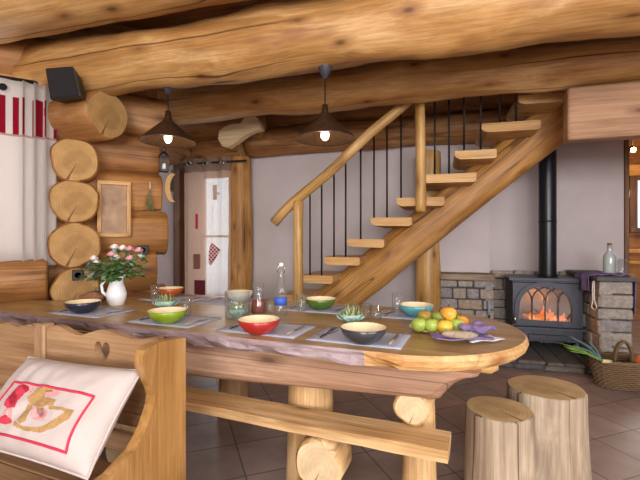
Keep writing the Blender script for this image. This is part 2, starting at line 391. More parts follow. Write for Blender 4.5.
        if parent is not None:
            o.parent = parent
            if sh is not None: SH[o.name] = sh
        if solid:
            md = o.modifiers.new('thickness', 'SOLIDIFY'); md.thickness = solid; md.offset = 0
        return o
BASE = True
SH = {}
def tag(o, label, cat, group=None, kind=None):
    if label: o['label'] = label
    if cat: o['category'] = cat
    if group: o['group'] = group
    if kind: o['kind'] = kind
    return o
def root(name, label, cat, ang=0, org=(0, 0, 0), group=None, kind=None):     # an Empty; children are given in the frame's own coordinates
    o = bpy.data.objects.new(name, None); COL.objects.link(o); o.empty_display_size = .1
    org = Vector(org); o.location = f2w(ang, *org); o.rotation_euler = (0, 0, R(ang)); SH[o.name] = org
    return tag(o, label, cat, group, kind)
def solo(mb, name, mats, label, cat, ang=0, org=(0, 0, 0), group=None, kind=None, solid=0):   # a one-mesh thing given in a frame's coordinates
    org = Vector(org); s2 = MB(); s2.v = [v-org for v in mb.v]; s2.f, s2.m, s2.g, s2.sm = mb.f, mb.m, mb.g, mb.sm
    o = s2.build(name, mats, solid=solid); o.location = f2w(ang, *org); o.rotation_euler = (0, 0, R(ang))
    return tag(o, label, cat, group, kind)
def struct(mb, name, mats, ang=0, parent=None, solid=0):
    o = mb.build(name, mats, parent, solid=solid)
    if parent is None: o.rotation_euler = (0, 0, R(ang)); o['kind'] = 'structure'
    return o
def dup(r, loc, rz=None, label=None, group=None):
    c = r.copy(); COL.objects.link(c); c.location = loc
    if rz is not None: c.rotation_euler = (0, 0, rz)
    if label: c['label'] = label
    if group: c['group'] = group
    for ch in list(r.children):
        d = ch.copy(); COL.objects.link(d); d.parent = c
        for g in list(ch.children):
            e = g.copy(); COL.objects.link(e); e.parent = d
    return c

# ------------------------------------------------------------------ the setting
mb = MB(); mb.box((0, 1, -.05), (14, 16, .1), bev=0); mb.g = list(mb.v); struct(mb, 'floor', 'tiles')
ZC = 3.0
mb = MB()
for i in range(70): mb.box((0, -6.2+i*.2, ZC+.03), (13, .192, .05), bev=.006, grain=0)
struct(mb, 'ceiling', 'plank', AU)
NW, NR = 4.75, 5.02        # plaster wall, and its recess behind the stove
qdl, qdr = onn(184, 200, AU, NW)[0], onn(233, 200, AU, NW)[0]
qrec, qend = onn(490, 200, AU, NW)[0], onn(624, 200, AU, NR)[0]
mb = MB()
mb.box(((-5.6+qdl)/2, NW+.1, 1.5), (qdl+5.6, .2, 3), bev=0)
mb.box(((qdr+qdl)/2, NW+.1, 2.62), (qdr-qdl, .2, .76), bev=0)
mb.box(((qrec+qdr)/2, NW+.16, 1.5), (qrec-qdr, .32, 3), bev=.002)
mb.box(((qrec+qend)/2, NR+.1, 1.5), (qend-qrec, .2, 3), bev=.002)
mb.g = [v.copy() for v in mb.v]
struct(mb, 'wall_back', 'plaster', AU)
mb = MB(); mb.box((3.1, -3.65, 1.5), (.2, 2.5, 3), bev=0); mb.box((3.1, 2.9, 1.5), (.2, 4.8, 3), bev=0); mb.box((3.1, -.95, .4), (.2, 2.9, .8), bev=0); mb.box((3.1, -.95, 2.7), (.2, 2.9, .6), bev=0); mb.g = [v.copy() for v in mb.v]; struct(mb, 'wall_right', 'plaster', AU)  # unseen wall; its window gap is added for the fill light
# rear wall behind the camera, with two wide window openings
mb = MB(); nb = -4.6
mb.box((-1, nb, .45), (10.0, .2, .9), bev=0); mb.box((-1, nb, 2.75), (10.0, .2, .5), bev=0)
for a, b in ((-6.2, -4.4), (-1.3, -.9), (2.2, 4.0)): mb.box(((a+b)/2, nb, 1.7), (b-a, .2, 1.6), bev=0)
mb.g = [v.copy() for v in mb.v]; struct(mb, 'wall_rear', 'plaster', AU)
# kitchen beyond the opening on the right
mb = MB(); mb.box((1.85, 6.15, 1.5), (.12, 1.9, 3), bev=0); mb.box((4.4, 6.1, 1.5), (.12, 2.2, 3), bev=0)
kq, kz = onn(627, 180, AU, 7.15); kz0 = onn(627, 229, AU, 7.15)[1]
mb.box(((1.8+kq)/2, 7.2, 1.5), (kq-1.8, .14, 3), bev=0); mb.box((kq+.9, 7.2, kz0/2), (1.8, .14, kz0), bev=0); mb.box((kq+.9, 7.2, (3+kz)/2), (1.8, .14, 3-kz), bev=0)
for i, v in enumerate(mb.v): mb.g[i] = Vector((v.x, v.y, v.z*.6))
struct(mb, 'wall_kitchen', 'wall_log', AU)
# opening jamb, kitchen window
mb = MB(); mb.box((qend+.022, NR+.08, 1.4), (.04, .2, 2.8), grain=2); struct(mb, 'trim_1', 'trimwood', AU)
win = MB(); w_ = .10
for c, s_ in (((kq+w_/2, 7.1, (kz+kz0)/2), (w_, .1, kz-kz0)), ((kq+.9, 7.1, kz+.02), (1.8, .1, .07)), ((kq+.9, 7.1, kz0-.02), (1.8, .14, .07)), ((kq+.8, 7.1, (kz+kz0)/2), (w_, .09, kz-kz0))): win.box(c, s_, grain=2)
wf = struct(win, 'window_2', 'trimwood', AU)
pm = MB(); pm.box((kq+.9, 7.12, (kz+kz0)/2), (1.7, .006, kz-kz0), bev=0); pm.build('glass', 'pane', wf)
mb = MB()
for z in (kz+.13,): mb.box((3.0, 7.08, z), (2.4, .08, .16), grain=0)
solo(mb, 'lintel_board', 'lintelwood', 'golden board running over the kitchen window', 'board', AU, (3, 7.08, kz))
kin = MB()
for z in (2.75,):
    for i in range(6): kin.box((3.1, 5.5+i*.3, z), (2.5, .28, .04), grain=0)
struct(kin, 'trim_2', 'beam', AU)
def shelf(z, lab, name='wall_shelf'):
    m_ = MB(); m_.box((2.45, 6.6, z), (1.1, .34, .045), grain=0); solo(m_, name, 'lintelwood', lab, 'shelf', AU, (2.45, 6.6, z), 'shelves seen through the kitchen opening')
z1 = onn(632, 251, AU, 6.5)[1]; z2 = onn(632, 262, AU, 6.5)[1]
shelf(z1, 'upper golden shelf seen through the kitchen opening'); shelf(z2, 'lower bright edged shelf seen through the kitchen opening')
# spot lamp on the kitchen ceiling
sp = onn(632, 148, AU, 6.0)
r = root('spot_lamp', 'small glowing spot lamp under the kitchen ceiling', 'lamp', AU, (sp[0], 6.0, sp[1]))
m_ = MB(); m_.lathe([(.03, sp[1]+.02), (.05, sp[1]-.04), (.045, sp[1]-.045)], (sp[0], 6, 0), 16); m_.build('housing', 'darksteel', r)
m_ = MB(); m_.blob((sp[0], 5.97, sp[1]-.03), (.03, .03, .03)); m_.build('bulb', 'bulbhot', r)
m_ = MB(); m_.tube([(sp[0], 6, sp[1]+.02), (sp[0], 6, 2.73)], .008); m_.build('stem', 'darksteel', r)

# log wall of the left wing (frame AV): plane 3.72 faces the room
YV = 3.72; LZ = [.27, .60, .93, 1.26, 1.60, 1.94, 2.28, 2.62]
wl = MB()
for i, z in enumerate(LZ):
    e = .50+.05*math.sin(i*2.4)
    if 1.0 < z < 2.4:
        wl.log((-.42, YV+.125, z), (e, YV+.125, z), .19, .188, .016, i+1, oval=(.68, 1)); wl.log((-3.4, YV+.125, z), (-1.75, YV+.125, z), .19, .19, .014, i+20, oval=(.68, 1))
    else: wl.log((-3.4, YV+.125, z), (e, YV+.125, z), .19, .188, .016, i+40, oval=(.68, 1))
wl.log((-3.4, YV+.125, 2.93), (.5, YV+.125, 2.93), .17, .17, .01, 99, oval=(.7, 1))
struct(wl, 'wall_left', ['wall_log', 'end'], AV)
wz0, wz1 = 1.08, 2.44
wn = MB()
for c, s_, g_ in (((-.45, YV+.15, (wz0+wz1)/2), (.08, .2, wz1-wz0), 2), ((-1.73, YV+.15, (wz0+wz1)/2), (.08, .2, wz1-wz0), 2), ((-1.09, YV+.15, wz1-.03), (1.3, .2, .08), 0), ((-1.09, YV+.1, wz0+.02), (1.36, .3, .06), 0), ((-1.09, YV+.15, (wz0+wz1)/2), (.07, .08, wz1-wz0), 2)): wn.box(c, s_, grain=g_)
wf = struct(wn, 'window_1', 'doorwood', AV)
pm = MB(); pm.box((-1.09, YV+.15, (wz0+wz1)/2), (1.25, .006, wz1-wz0-.05), bev=0); pm.build('glass', 'pane', wf)
# far left closing wall (out of frame)
mb = MB(); mb.box((-3.5, .0, 1.5), (.2, 9.4, 3), bev=0)
mb.g = [v.copy() for v in mb.v]; struct(mb, 'wall_side', 'plaster', AV)

# balcony door in the back wall: frame, leaf, glass
dr = bpy.data.objects.new('door_1', None); COL.objects.link(dr); dr['kind'] = 'structure'; dr.rotation_euler = (0, 0, R(AU)); SH[dr.name] = Vector(((qdl+qdr)/2, NW, 0)); dr.location = f2w(AU, *SH[dr.name])
m_ = MB(); m_.box((qdl-.045, NW+.04, 1.12), (.1, .3, 2.26), grain=2); m_.box((qdr+.03, NW+.04, 1.12), (.07, .3, 2.26), grain=2); m_.box(((qdl+qdr)/2, NW+.04, 2.2), (qdr-qdl+.1, .3, .1), grain=0); m_.build('frame', 'trimwood', dr)
m_ = MB(); qm = qdl+.27
m_.box(((qdl+qm)/2, NW+.1, 1.08), (qm-qdl, .05, 2.12), grain=2); m_.box((qdr-.03, NW+.1, 1.08), (.05, .05, 2.12), grain=2)
for z in (.1, 2.1): m_.box(((qm+qdr)/2, NW+.1, z), (qdr-qm, .05, .12), grain=0)
m_.box(((qm+qdr)/2, NW+.1, 1.25), (qdr-qm, .03, .03), grain=0)
m_.build('leaf', 'doorwood', dr)
m_ = MB(); m_.box(((qm+qdr)/2, NW+.1, 1.1), (qdr-qm, .006, 2), bev=0); m_.build('glass', 'pane', dr)
m_ = MB(); a = onn(213, 192, AU, NW)
m_.box((a[0], NW+.05, a[1]), (.06, .02, .2), bev=.006); m_.tube([(a[0], NW+.04, a[1]-.02), (a[0], NW-.0, a[1]-.02), (a[0]+.09, NW, a[1]-.02)], .01); m_.build('handle', 'darksteel', dr)
# snow outside the door and under the windows
mb = MB(); mb.box((-3.5, 9.5, -.1), (9, 9, .1), bev=0); mb.g = [v.copy() for v in mb.v]; struct(mb, 'ground_outside', plain('snow', 'f2f4fa', .8), AU)

# ------------------------------------------------------------------ beams and logs
def beam(name, lab, q0, q1, n, z, r0, r1, seed, mats=('beam', 'end'), ang=AU, group='round ceiling beams', bumpy=.02, bow=0, cat='beam', **k):
    m_ = MB(); m_.log((q0, n, z), (q1, n, z), r0, r1, bumpy, seed, segs=34, bow=bow, **k)
    return solo(m_, name, list(mats), lab, cat, ang, (q0, n, z-r0), group)
beam('ceiling_beam', 'thick round log beam nearest the eye, at the top left corner', -3.6, 2.95, 2.02, 2.80, .22, .21, 3)
beam('ceiling_beam', 'thickest pale log beam from which both pendant lamps hang', -3.05, 2.95, 2.45, 2.50, .20, .235, 5, bumpy=.026)
beam('ceiling_beam', 'long log beam behind the lamps, crossing above the staircase', -3.0, 2.95, 3.42, 2.52, .165, .175, 8)
beam('ceiling_beam', 'short dark log resting over the balcony door curtain', -4.0, -2.30, 4.55, 2.34, .13, .15, 11, ('wall_log', 'end'))
beam('ceiling_beam', 'reddish log just above the one over the door curtain', -4.0, -2.0, 4.42, 2.62, .17, .18, 14, ('wall_log', 'end'))
beam('wall_plate', 'log lying on top of the white plaster wall', -2.27, 1.93, 4.66, 2.43, .175, .175, 17, ('wall_log', 'end'), group=None)
beam('wall_plate', 'upper log in the dark gap above the plaster wall', -2.3, 1.93, 4.70, 2.78, .18, .18, 21, ('wall_log', 'end'), group=None)
qb, zb = onn(565, 140, AU, 3.3); zt = onn(565, 87, AU, 3.3)[1]
m_ = MB(); m_.box(((qb+3.0)/2, 3.37, (zb+zt)/2), (2.96-qb, .13, zt-zb), bev=.02, grain=0, segs=2)
solo(m_, 'lintel_beam', 'pinkbeam', 'squared pinkish planed beam carrying the head of the stairs, upper right', 'beam', AU, (qb, 3.47, zb))
# protruding log ends of the cross wall
ce = [(108, 115, .185), (75, 160, .168), (75.5, 201.5, .166), (75, 245, .176), (76, 289, .165)]
labs = ['largest saw-cut log end, topmost of the corner stack, touching the speaker', 'round log end second from the top of the corner stack', 'round log end third from the top, level with the picture frame', 'round log end above the bottom one, beside the curtain hem', 'lowest log end of the corner stack, with a square socket']
for i, (px, py, rr) in enumerate(ce):
    a = (px-320)/F; yv = 3.55 if i else 3.42
    q, z = onn(px, py, AV, yv)
    m_ = MB(); m_.log((q, yv, z), (q-(.0 if i else 1.1), 4.7, z), rr, rr, .014, 60+i, segs=40, oval=(1, 1.0), cham=.014, bow=0)
    o = solo(m_, 'wall_log', ['wall_log', 'endlog'], labs[i], 'log', AV, (q, yv, z-rr), 'corner stack of log ends')
    if i == 4:
        qs, zs = onn(78, 275, AV, yv)
        r = root('power_socket', 'black square power socket set in the lowest log end', 'socket', AV, (qs, yv, zs), 'power sockets'); sr = r
        s_ = MB(); s_.box((qs, yv-.008, zs), (.075, .016, .08), bev=.004); s_.build('plate', 'plastic', r)
        s_ = MB(); s_.lathe([(.0, 0), (.02, 0), (.022, .004), (.0, .004)], (0, 0, 0), 16)
        for v in s_.v: v.y, v.z = -v.z, v.y
        s_.v = [v+Vector((qs, yv-.012, zs)) for v in s_.v]; s_.build('insert', 'dark', r)
qs, zs = onn(143, 250, AV, YV-.01)
o = dup(sr, f2w(AV, qs, YV-.0, zs), R(AV), 'black power socket on the log wall right of the flowers')
m_ = MB(); q, z = onn(134, 126, AU, 3.35); m_.log((q-.12, 3.35, z), (q-.2, 4.4, z), .15, .15, .01, 71, segs=30)
solo(m_, 'wall_log', ['wall_log', 'end'], 'greyish log end under the beams right of the corner stack', 'log', AU, (q, 3.35, z-.15))
# slanted log under the window corner
q0, z0 = onn(22, 290, AV, 3.5); q1, z1 = onn(60, 284, AV, 3.52)
m_ = MB(); m_.log((q0-.9, 3.64, .89), (-.33, 3.66, .90), .13, .17, .01, 73, segs=28)
solo(m_, 'sill_log', ['wall_log', 'end'], 'log lying under the window, above the far left of the table', 'log', AV, (q0-.9, 3.64, .8))
# curved sawn bracket
A = [(218, 139), (219, 131), (224, 127), (232, 124), (240, 123.5), (244, 118), (248, 114), (253, 114), (258, 119), (260, 124), (261.5, 129), (254, 131), (247, 134), (240, 139), (233, 144), (228, 147.5), (222, 146)]
m_ = MB(); m_.prism([onn(x, y, AU, 4.1) for x, y in A], 4.1, 4.19, 'xz')
solo(m_, 'bracket', wood('brightened_sawn_pine', 'f2dcb4', 'e6c898', 'd0ac78', .7, 0, 0), 'pale wavy sawn wooden bracket fixed below the beam above the door post', 'bracket', AU, (onn(240, 130, AU, 4.2)[0], 4.2, 2.4))  # wood lightened to stand in for light on the bracket's face
# door post
q, _ = onn(241, 200, AU, 4.60)
m_ = MB(); m_.log((q, 4.58, .0), (q, 4.58, 2.24), .145, .138, .014, 77, segs=26)
solo(m_, 'log_post', ['stair', 'end'], 'upright knotty log post between the balcony door and the plaster wall', 'post', AU, (q, 4.58, 0))

# ------------------------------------------------------------------ staircase
NS = 3.7
st = root('staircase', 'open wooden staircase on a log stringer with pole handrail and iron balusters', 'staircase', AU, (-1.5, 4.1, 0))
tl = [(302, 275, 333), (324, 257, 360), (347, 239, 384), (371, 218, 412), (396, 198, 444), (421, 175, 476), (455, 151, 497), (482, 124, 541), (518, 96, 566)]
TR = []
for px, py, w in tl:
    q, z = onn(px, py, AU, NS); TR.append((q, z, onn(w, py, AU, NS)[0]-q))
for k in (1, 2, 3): TR.insert(0, (TR[0][0]-.245, TR[0][1]-.205, .31))
TR.append((TR[-1][0]+.245, TR[-1][1]+.2, .4))
for i, (q, z, w) in enumerate(TR):
    if z < .12: continue
    m_ = MB()
    pr = [(q, z), (q+w, z), (q+w, z-.065), (q+w-.02, z-.078), (q+.05, z-.075), (q+.012, z-.06), (q, z-.04)]
    m_.prism(pr, NS, 4.27, 'xz', grain=0)
    for v in m_.v: v.x += .012*noise.noise(Vector((v.y*2+i, i*3.3, v.z*4))); v.z += .006*noise.noise(Vector((v.x*5, i, v.y*2)))
    m_.build('tread', 'pale', st)
m_ = MB(); m_.log((-1.66, 4.10, .03), (1.30, 4.10, 2.465), .185, .195, .014, 31, segs=34, oval=(.72, 1.0)); m_.build('stringer', ['stair', 'end'], st)
hp0 = onn(274, 221, AU, NS); hp1 = onn(405, 103, AU, NS)
sl = (hp1[1]-hp0[1])/(hp1[0]-hp0[0]); qe = hp1[0]+1.1
hz = lambda q: hp0[1]+sl*(q-hp0[0])
hpts = [(hp0[0]+(qe-hp0[0])*i/22, NS, hz(hp0[0]+(qe-hp0[0])*i/22)-(.02 if i == 0 else 0)+.012*math.sin(i*.9)) for i in range(23)]
m_ = MB(); m_.tube(hpts, lambda t: .05-.008*t, 14); m_.build('handrail', 'yellow', st)
bal = [(310, 0), (321.7, 0), (334, 1), (345.7, 1), (360.7, 2), (374, 3), (387, 3), (401, 4), (434.7, 5), (449, 5), (464, 6), (480.7, 6), (499.5, 7), (516, 7)]
for px, k in bal:
    q = onn(px, 200, AU, NS+.03)[0]; zb_ = TR[k+3][1]
    m_ = MB(); m_.tube([(q, NS+.03, zb_-.02), (q, NS+.03, hz(q)-.02)], .0085, 8); m_.build('baluster', 'rod', st)
q, zt = onn(299, 200, AU, NS)
m_ = MB(); m_.log((q, NS-.02, 0), (q, NS-.02, hz(q)-.02), .055, .045, .006, 33, segs=16); m_.build('newel_post', ['yellow', 'end'], st)
q, z0 = onn(421, 212, AU, NS-.04)
m_ = MB(); m_.log((q, NS-.04, z0), (onn(420, 200, AU, NS-.04)[0], NS-.04, hz(q)+.02), .046, .044, .005, 34, segs=16); m_.build('rail_post', ['yellow', 'end'], st)
q, zt = onn(427, 152, AU, 4.42)
m_ = MB(); m_.log((q, 4.42, 0), (q+.02, 4.42, zt), .13, .112, .012, 35, segs=22)
solo(m_, 'log_post', ['yellow', 'end'], 'short thick log post standing behind the stairs left of the stone ledge', 'post', AU, (q, 4.42, 0))

# ------------------------------------------------------------------ stonework and hearth
def stones(m_, q0, q1, z0, z1, n0, n1, rows, seed, axis='x', wmin=.12, wmax=.26):
    rnd = random.Random(seed); z = z0; hs = [rnd.uniform(.8, 1.2) for _ in range(rows)]; S = sum(hs)
    for h in hs:
        h = h/S*(z1-z0); q = q0
        while q < q1-.01:
            w = min(rnd.uniform(wmin, wmax), q1-q)
            if q1-q-w < .07: w = q1-q
            d = rnd.uniform(0, .018)
            if axis == 'x': m_.box((q+w/2, (n0+n1)/2+d, z+h/2), (w-.012, n1-n0, h-.012), bev=.009, jit=.005, segs=1)
            else: m_.box(((n0+n1)/2-d, q+w/2, z+h/2), (n1-n0, w-.012, h-.012), bev=.009, jit=.005, segs=1)
            q += w
        z += h
sq0, sq1 = onn(437, 290, AU, 4.55)[0], onn(495, 290, AU, 4.55)[0]; zs_ = onn(465, 274, AU, 4.55)[1]
r = root('stone_ledge', 'low stone ledge left of the stove with a rough mantel on top', 'ledge', AU, ((sq0+sq1)/2, 4.65, 0))
m_ = MB(); stones(m_, sq0, sq1, .0, zs_-.07, 4.57, 4.66, 7, 5); stones(m_, 4.57, 4.74, .0, zs_-.07, sq1-.08, sq1-.005, 7, 6, 'y'); m_.build('stones', 'stone', r)
m_ = MB(); m_.box(((sq0+sq1)/2, 4.66, zs_/2-.04), (sq1-sq0-.04, .14, zs_-.09), bev=0); m_.build('mortar', 'mortar', r)
m_ = MB(); m_.box(((sq0+sq1)/2, 4.645, zs_-.035), (sq1-sq0+.02, .19, .07), bev=.014, jit=.01, segs=2); m_.build('mantel', 'oldstone_wood', r)
bq0, bq1 = sq1, onn(592, 290, AU, 4.95)[0]+.3
r = root('stone_backing', 'dark stone backing along the wall behind the stove', 'wall cladding', AU, ((bq0+bq1)/2, 4.9, 0))
m_ = MB(); stones(m_, bq0, bq1, .0, .86, 4.88, 4.98, 8, 9); m_.build('stones', 'stone', r)
m_ = MB(); m_.box(((bq0+bq1)/2, 4.96, .42), (bq1-bq0, .1, .84), bev=0); m_.build('mortar', 'mortar', r)
pq0, pq1 = onn(600, 300, AU, 4.05)[0], onn(634, 300, AU, 4.05)[0]; pz = onn(615, 277, AU, 4.05)[1]
r = root('stone_pillar', 'stacked stone pillar right of the stove with a slate slab on top', 'pillar', AU, ((pq0+pq1)/2, 4.4, 0))
m_ = MB(); stones(m_, pq0, pq1, 0, pz-.04, 4.05, 4.2, 7, 12, wmin=.16, wmax=.3); stones(m_, 4.05, 4.88, 0, pz-.04, pq0-.002, pq0+.1, 7, 14, 'y'); m_.build('stones', 'stone', r)
m_ = MB(); m_.box(((pq0+pq1)/2, 4.47, pz/2-.02), (pq1-pq0-.03, .78, pz-.05), bev=0); m_.build('mortar', 'mortar', r)
m_ = MB(); m_.box(((pq0+pq1)/2-.01, 4.45, pz-.018), (pq1-pq0+.05, .86, .04), bev=.006); m_.build('slab', 'slab', r)
r = root('hearth', 'raised hearth of flat rough stones under the stove', 'hearth', AU, (.9, 4.3, 0))
rnd = random.Random(3); hq0, hq1 = .36, pq0-.02
m_ = MB(); q = hq0
while q < hq1-.02:
    w = min(rnd.uniform(.14, .3), hq1-q); m_.box((q+w/2, 4.45 if q > .6 else 4.3, .075), (w-.012, (.8 if q > .6 else .48)+rnd.uniform(-.03, .03), .035), bev=.01, jit=.008); q += w
stones(m_, hq0, hq1, 0, .06, 4.06, 4.2, 1, 17, wmin=.18, wmax=.4); m_.build('flagstones', 'stonedark', r)
m_ = MB(); m_.box(((.64+hq1)/2, 4.47, .03), (hq1-.64-.02, .76, .058), bev=0); m_.build('mortar', 'mortar', r)

# ------------------------------------------------------------------ stove
SF = 4.36; sl_, sr_ = onn(509, 300, AU, SF)[0], onn(587, 300, AU, SF)[0]; sc_ = (sl_+sr_)/2; HW = (sr_-sl_)/2; HZ = .093
sv = root('wood_stove', 'black cast iron wood stove with arched glass door', 'stove', AU, (sc_, SF+.2, HZ))
zt_ = .815
def arch(cx, hw, zb_, zs, zt, n=16, e=2.3):
    pts = [(cx-hw, zb_)]
    for i in range(n+1):
        t = PI-PI*i/n; x = math.cos(t); y = math.sin(t)
        pts.append((cx+hw*math.copysign(abs(x)**(2/e), x), zs+(zt-zs)*abs(y)**(2/e)))
    pts.append((cx+hw, zb_)); return pts
b0, b1 = HZ+.12, zt_-.03; bw = HW-.035
m_ = MB(); d0, d1 = onn(514, 325, AU, SF), onn(577, 325, AU, SF); dc = (d0[0]+d1[0])/2; dh = (d1[0]-d0[0])/2; dzt = onn(545, 282, AU, SF)[1]; dzb = onn(545, 325, AU, SF)[1]
m_.prism([(sc_-bw, b0), (sc_+bw, b0), (sc_+bw, b1), (sc_-bw, b1)], SF, SF+.03, 'xz', holes=[arch(dc, dh-.03, dzb+.03, dzb+.12, dzt-.03)[::-1]])
m_.box((sc_-bw+.015, SF+.22, (b0+b1)/2), (.03, .38, b1-b0)); m_.box((sc_+bw-.015, SF+.22, (b0+b1)/2), (.03, .38, b1-b0)); m_.box((sc_, SF+.41, (b0+b1)/2), (2*bw, .03, b1-b0)); m_.box((sc_, SF+.22, b0+.015), (2*bw, .38, .03)); m_.box((sc_, SF+.22, b1-.01), (2*bw, .38, .02))
m_.build('body', 'black', sv)
m_ = MB(); m_.prism([(sc_-HW, SF-.02), (sc_+HW, SF-.02), (sc_+HW+.01, SF+.1), (sc_+HW-.06, SF+.44), (sc_-HW+.06, SF+.44), (sc_-HW-.01, SF+.1)], zt_-.012, zt_+.012, 'xy'); m_.box((sc_, SF+.2, zt_-.022), (2*HW-.04, .42, .03), bev=.01); m_.build('top_plate', 'black', sv)
m_ = MB()
m_.prism(arch(dc, dh, dzb, dzb+.13, dzt), SF-.022, SF+.0, 'xz', holes=[arch(dc, dh-.045, dzb+.045, dzb+.14, dzt-.045)[::-1]])
dr_ = m_.build('door', 'black', sv)
gi = dh-.045; zb1, zt1 = dzb+.045, dzt-.045
m_ = MB(); zsp = zb1+(zt1-zb1)*.55
for k in range(1, 4):
    x = dc-gi+2*gi*k/4; m_.box((x, SF-.008, (zb1+zsp)/2), (.012, .012, zsp-zb1), bev=.002)
for k in range(4):
    xa, xb = dc-gi+2*gi*k/4, dc-gi+2*gi*(k+1)/4
    for a, b in ((xa, xb), (xb, xa)):
        pts = []
        for i in range(9):
            t = i/8; x = a+(b-a)*(1-math.cos(t*PI/2))*1.25; z = zsp+(zt1-zsp)*math.sin(t*PI/2)*.98
            lim = zb1+.095+(zt1-zb1-.095)*max(0, 1-abs((x-dc)/gi)**2.3)**(1/2.3)
            if abs(x-dc) <= gi and z <= lim+.012: pts.append((x, SF-.008, z))
        if len(pts) > 2: m_.tube(pts, .0075, 6)
m_.build('tracery', 'black', dr_)
m_ = MB(); m_.prism(arch(dc, gi+.01, zb1-.01, zb1+.12, zt1+.01), SF+.004, SF+.008, 'xz'); m_.build('glass', glassm('stove_glass', 'e8dcd4', .22, .03), dr_)
m_ = MB(); m_.tube([(dc-dh+.01, SF-.02, .46), (dc-dh+.0, SF-.055, .46), (dc-dh-.0, SF-.06, .38)], .009, 8); m_.build('handle', 'steel', dr_)
m_ = MB(); m_.prism([(sc_-HW+.05, SF-.07), (sc_+HW-.02, SF-.07), (sc_+HW-.02, SF+.03), (sc_-HW+.05, SF+.03)], dzb-.035, dzb-.015, 'xy'); m_.build('ash_shelf', 'black', sv)
m_ = MB(); m_.box((sc_, SF+.0, b0+.035), (.34, .03, .06), bev=.006); m_.build('ash_door', 'black', sv)
for sx in (-1, 1):
    for ny in (.04, .38):
        m_ = MB(); x = sc_+sx*(bw-.04); m_.tube([(x, SF+ny, b0+.02), (x+sx*.012, SF+ny, HZ+.06), (x+sx*.03, SF+ny, HZ+.002)], [.032, .022, .03], 10); m_.build('leg', 'black', sv)
# fire in the stove
m_ = MB(); m_.log((sc_-.2, SF+.16, b0+.075), (sc_+.2, SF+.2, b0+.08), .045, .04, .008, 5, segs=14); solo(m_, 'firewood_log', ['bread', 'end'], 'charred firewood log lying at the front inside the stove', 'firewood', AU, (sc_, SF+.18, b0+.03))
m_ = MB(); m_.log((sc_-.17, SF+.30, b0+.175), (sc_+.2, SF+.29, b0+.172), .045, .04, .008, 6, segs=14); solo(m_, 'firewood_log', ['bread', 'end'], 'charred firewood log on top of the other in the stove', 'firewood', AU, (sc_, SF+.25, b0+.1))
m_ = MB()
for i in range(11):
    x = sc_-.10+.03*i; h = .10+.13*random.random()
    pts = [(x+.02*math.sin(i+t*.8), SF+.15+.06*math.sin(i*2.1), b0+.10+h*t/7) for t in range(8)]
    m_.tube(pts, [.040*(1-(t/7)**1.8)+.002 for t in range(8)], 8)
solo(m_, 'flames', 'fire', 'orange flames burning behind the arched stove glass', 'fire', AU, (sc_, SF+.18, b0+.05), kind='stuff')
# flue pipe
pq, _ = onn(547.5, 200, AU, 4.60)
r = root('flue_pipe', 'tall black flue pipe rising from the stove', 'pipe', AU, (pq, 4.60, zt_+.012))
m_ = MB(); m_.shell([(.082, zt_+.012), (.082, ZC-.01)], (pq, 4.60, 0), 28); m_.build('pipe', 'pipe', r)
zc = onn(548, 221, AU, 4.55)[1]
for z, rr in ((zt_+.03, .095), (zc, .086)):
    m_ = MB(); m_.shell([(.08, z-.012), (rr, z-.012), (rr, z+.006), (.08, z+.006)], (pq, 4.60, 0), 28); m_.build('collar', 'pipe', r)
# poker
q, z = onn(489, 305, AU, 4.5)
r = root('hearth_brush', 'slim hearth brush with pale handle leaning by the stone ledge', 'brush', AU, (q, 4.48, 0))
m_ = MB(); m_.tube([(q, 4.42, .12), (q+.005, 4.54, z-.1)], .009, 8); m_.build('rod', 'rod', r)
m_ = MB(); m_.tube([(q+.005, 4.54, z-.11), (q+.006, 4.556, z+.04)], [.014, .011], 8); m_.build('handle', plain('pale_blue_paint', '9aa0b4', .5), r)
m_ = MB(); m_.blob((q, 4.42, .065), (.035, .035, .063), bumpy=.2); m_.build('bristles', 'herb', r)

# things on the pillar
bq, _ = onn(609.5, 260, AU, 4.3); zp = pz+.002
r = root('glass_bottle', 'frosted glass bottle with cork on the stone pillar', 'bottle', AU, (bq, 4.3, zp))
m_ = MB(); m_.shell([(0, 0), (.048, 0), (.052, .01), (.052, .15), (.045, .18), (.022, .21), (.019, .26), (.022, .262), (.022, .27), (.017, .27)], (bq, 4.3, zp), 24); m_.build('body', 'frost', r)
m_ = MB(); m_.lathe([(.015, .255), (.02, .29), (.017, .292)], (bq, 4.3, zp), 14); m_.build('cork', 'cork', r)
jq, _ = onn(622, 265, AU, 4.2)
m_ = MB(); m_.shell([(0, 0), (.03, 0), (.034, .008), (.036, .15), (.034, .15), (.03, .01), (0, .01)], (jq, 4.2, zp), 20); solo(m_, 'drinking_glass', 'glass', 'clear drinking glass beside the corked bottle on the pillar', 'glass', AU, (jq, 4.2, zp))
def towel(u, v):
    x = pq0-.035+(pq1-pq0+.09)*u; w = 1-u
    # v: over the top, hanging at left and right ends
    n = 4.12+.34*v+.03*math.sin(u*7+v*2); z = pz+.012+.006*math.sin(u*19+v*9)
    if u < .14: z -= (.14-u)*1.15; x = pq0-.05+.012*math.sin(v*12)-.01
    if u > .84: z -= (u-.84)*2.2; x = pq1+.042+.02*math.sin(v*11)*(u-.84)*5
    return Vector((x, n, z))
m_ = MB(); m_.sheet(towel, 40, 14)
o = solo(m_, 'towel', 'purple', 'purple cloth draped over the top of the stone pillar', 'cloth', AU, ((pq0+pq1)/2, 4.2, pz), solid=.005)
m_ = MB(); q, z = pq0-.045, pz
pts = [(q, 4.07, z-.04), (q-.01, 4.06, z-.12), (q-.008, 4.055, z-.2), (q-.02, 4.05, z-.27), (q+.006, 4.05, z-.3), (q+.02, 4.05, z-.27), (q+.003, 4.055, z-.2), (q+.004, 4.06, z-.1), (q+.01, 4.07, z-.04)]
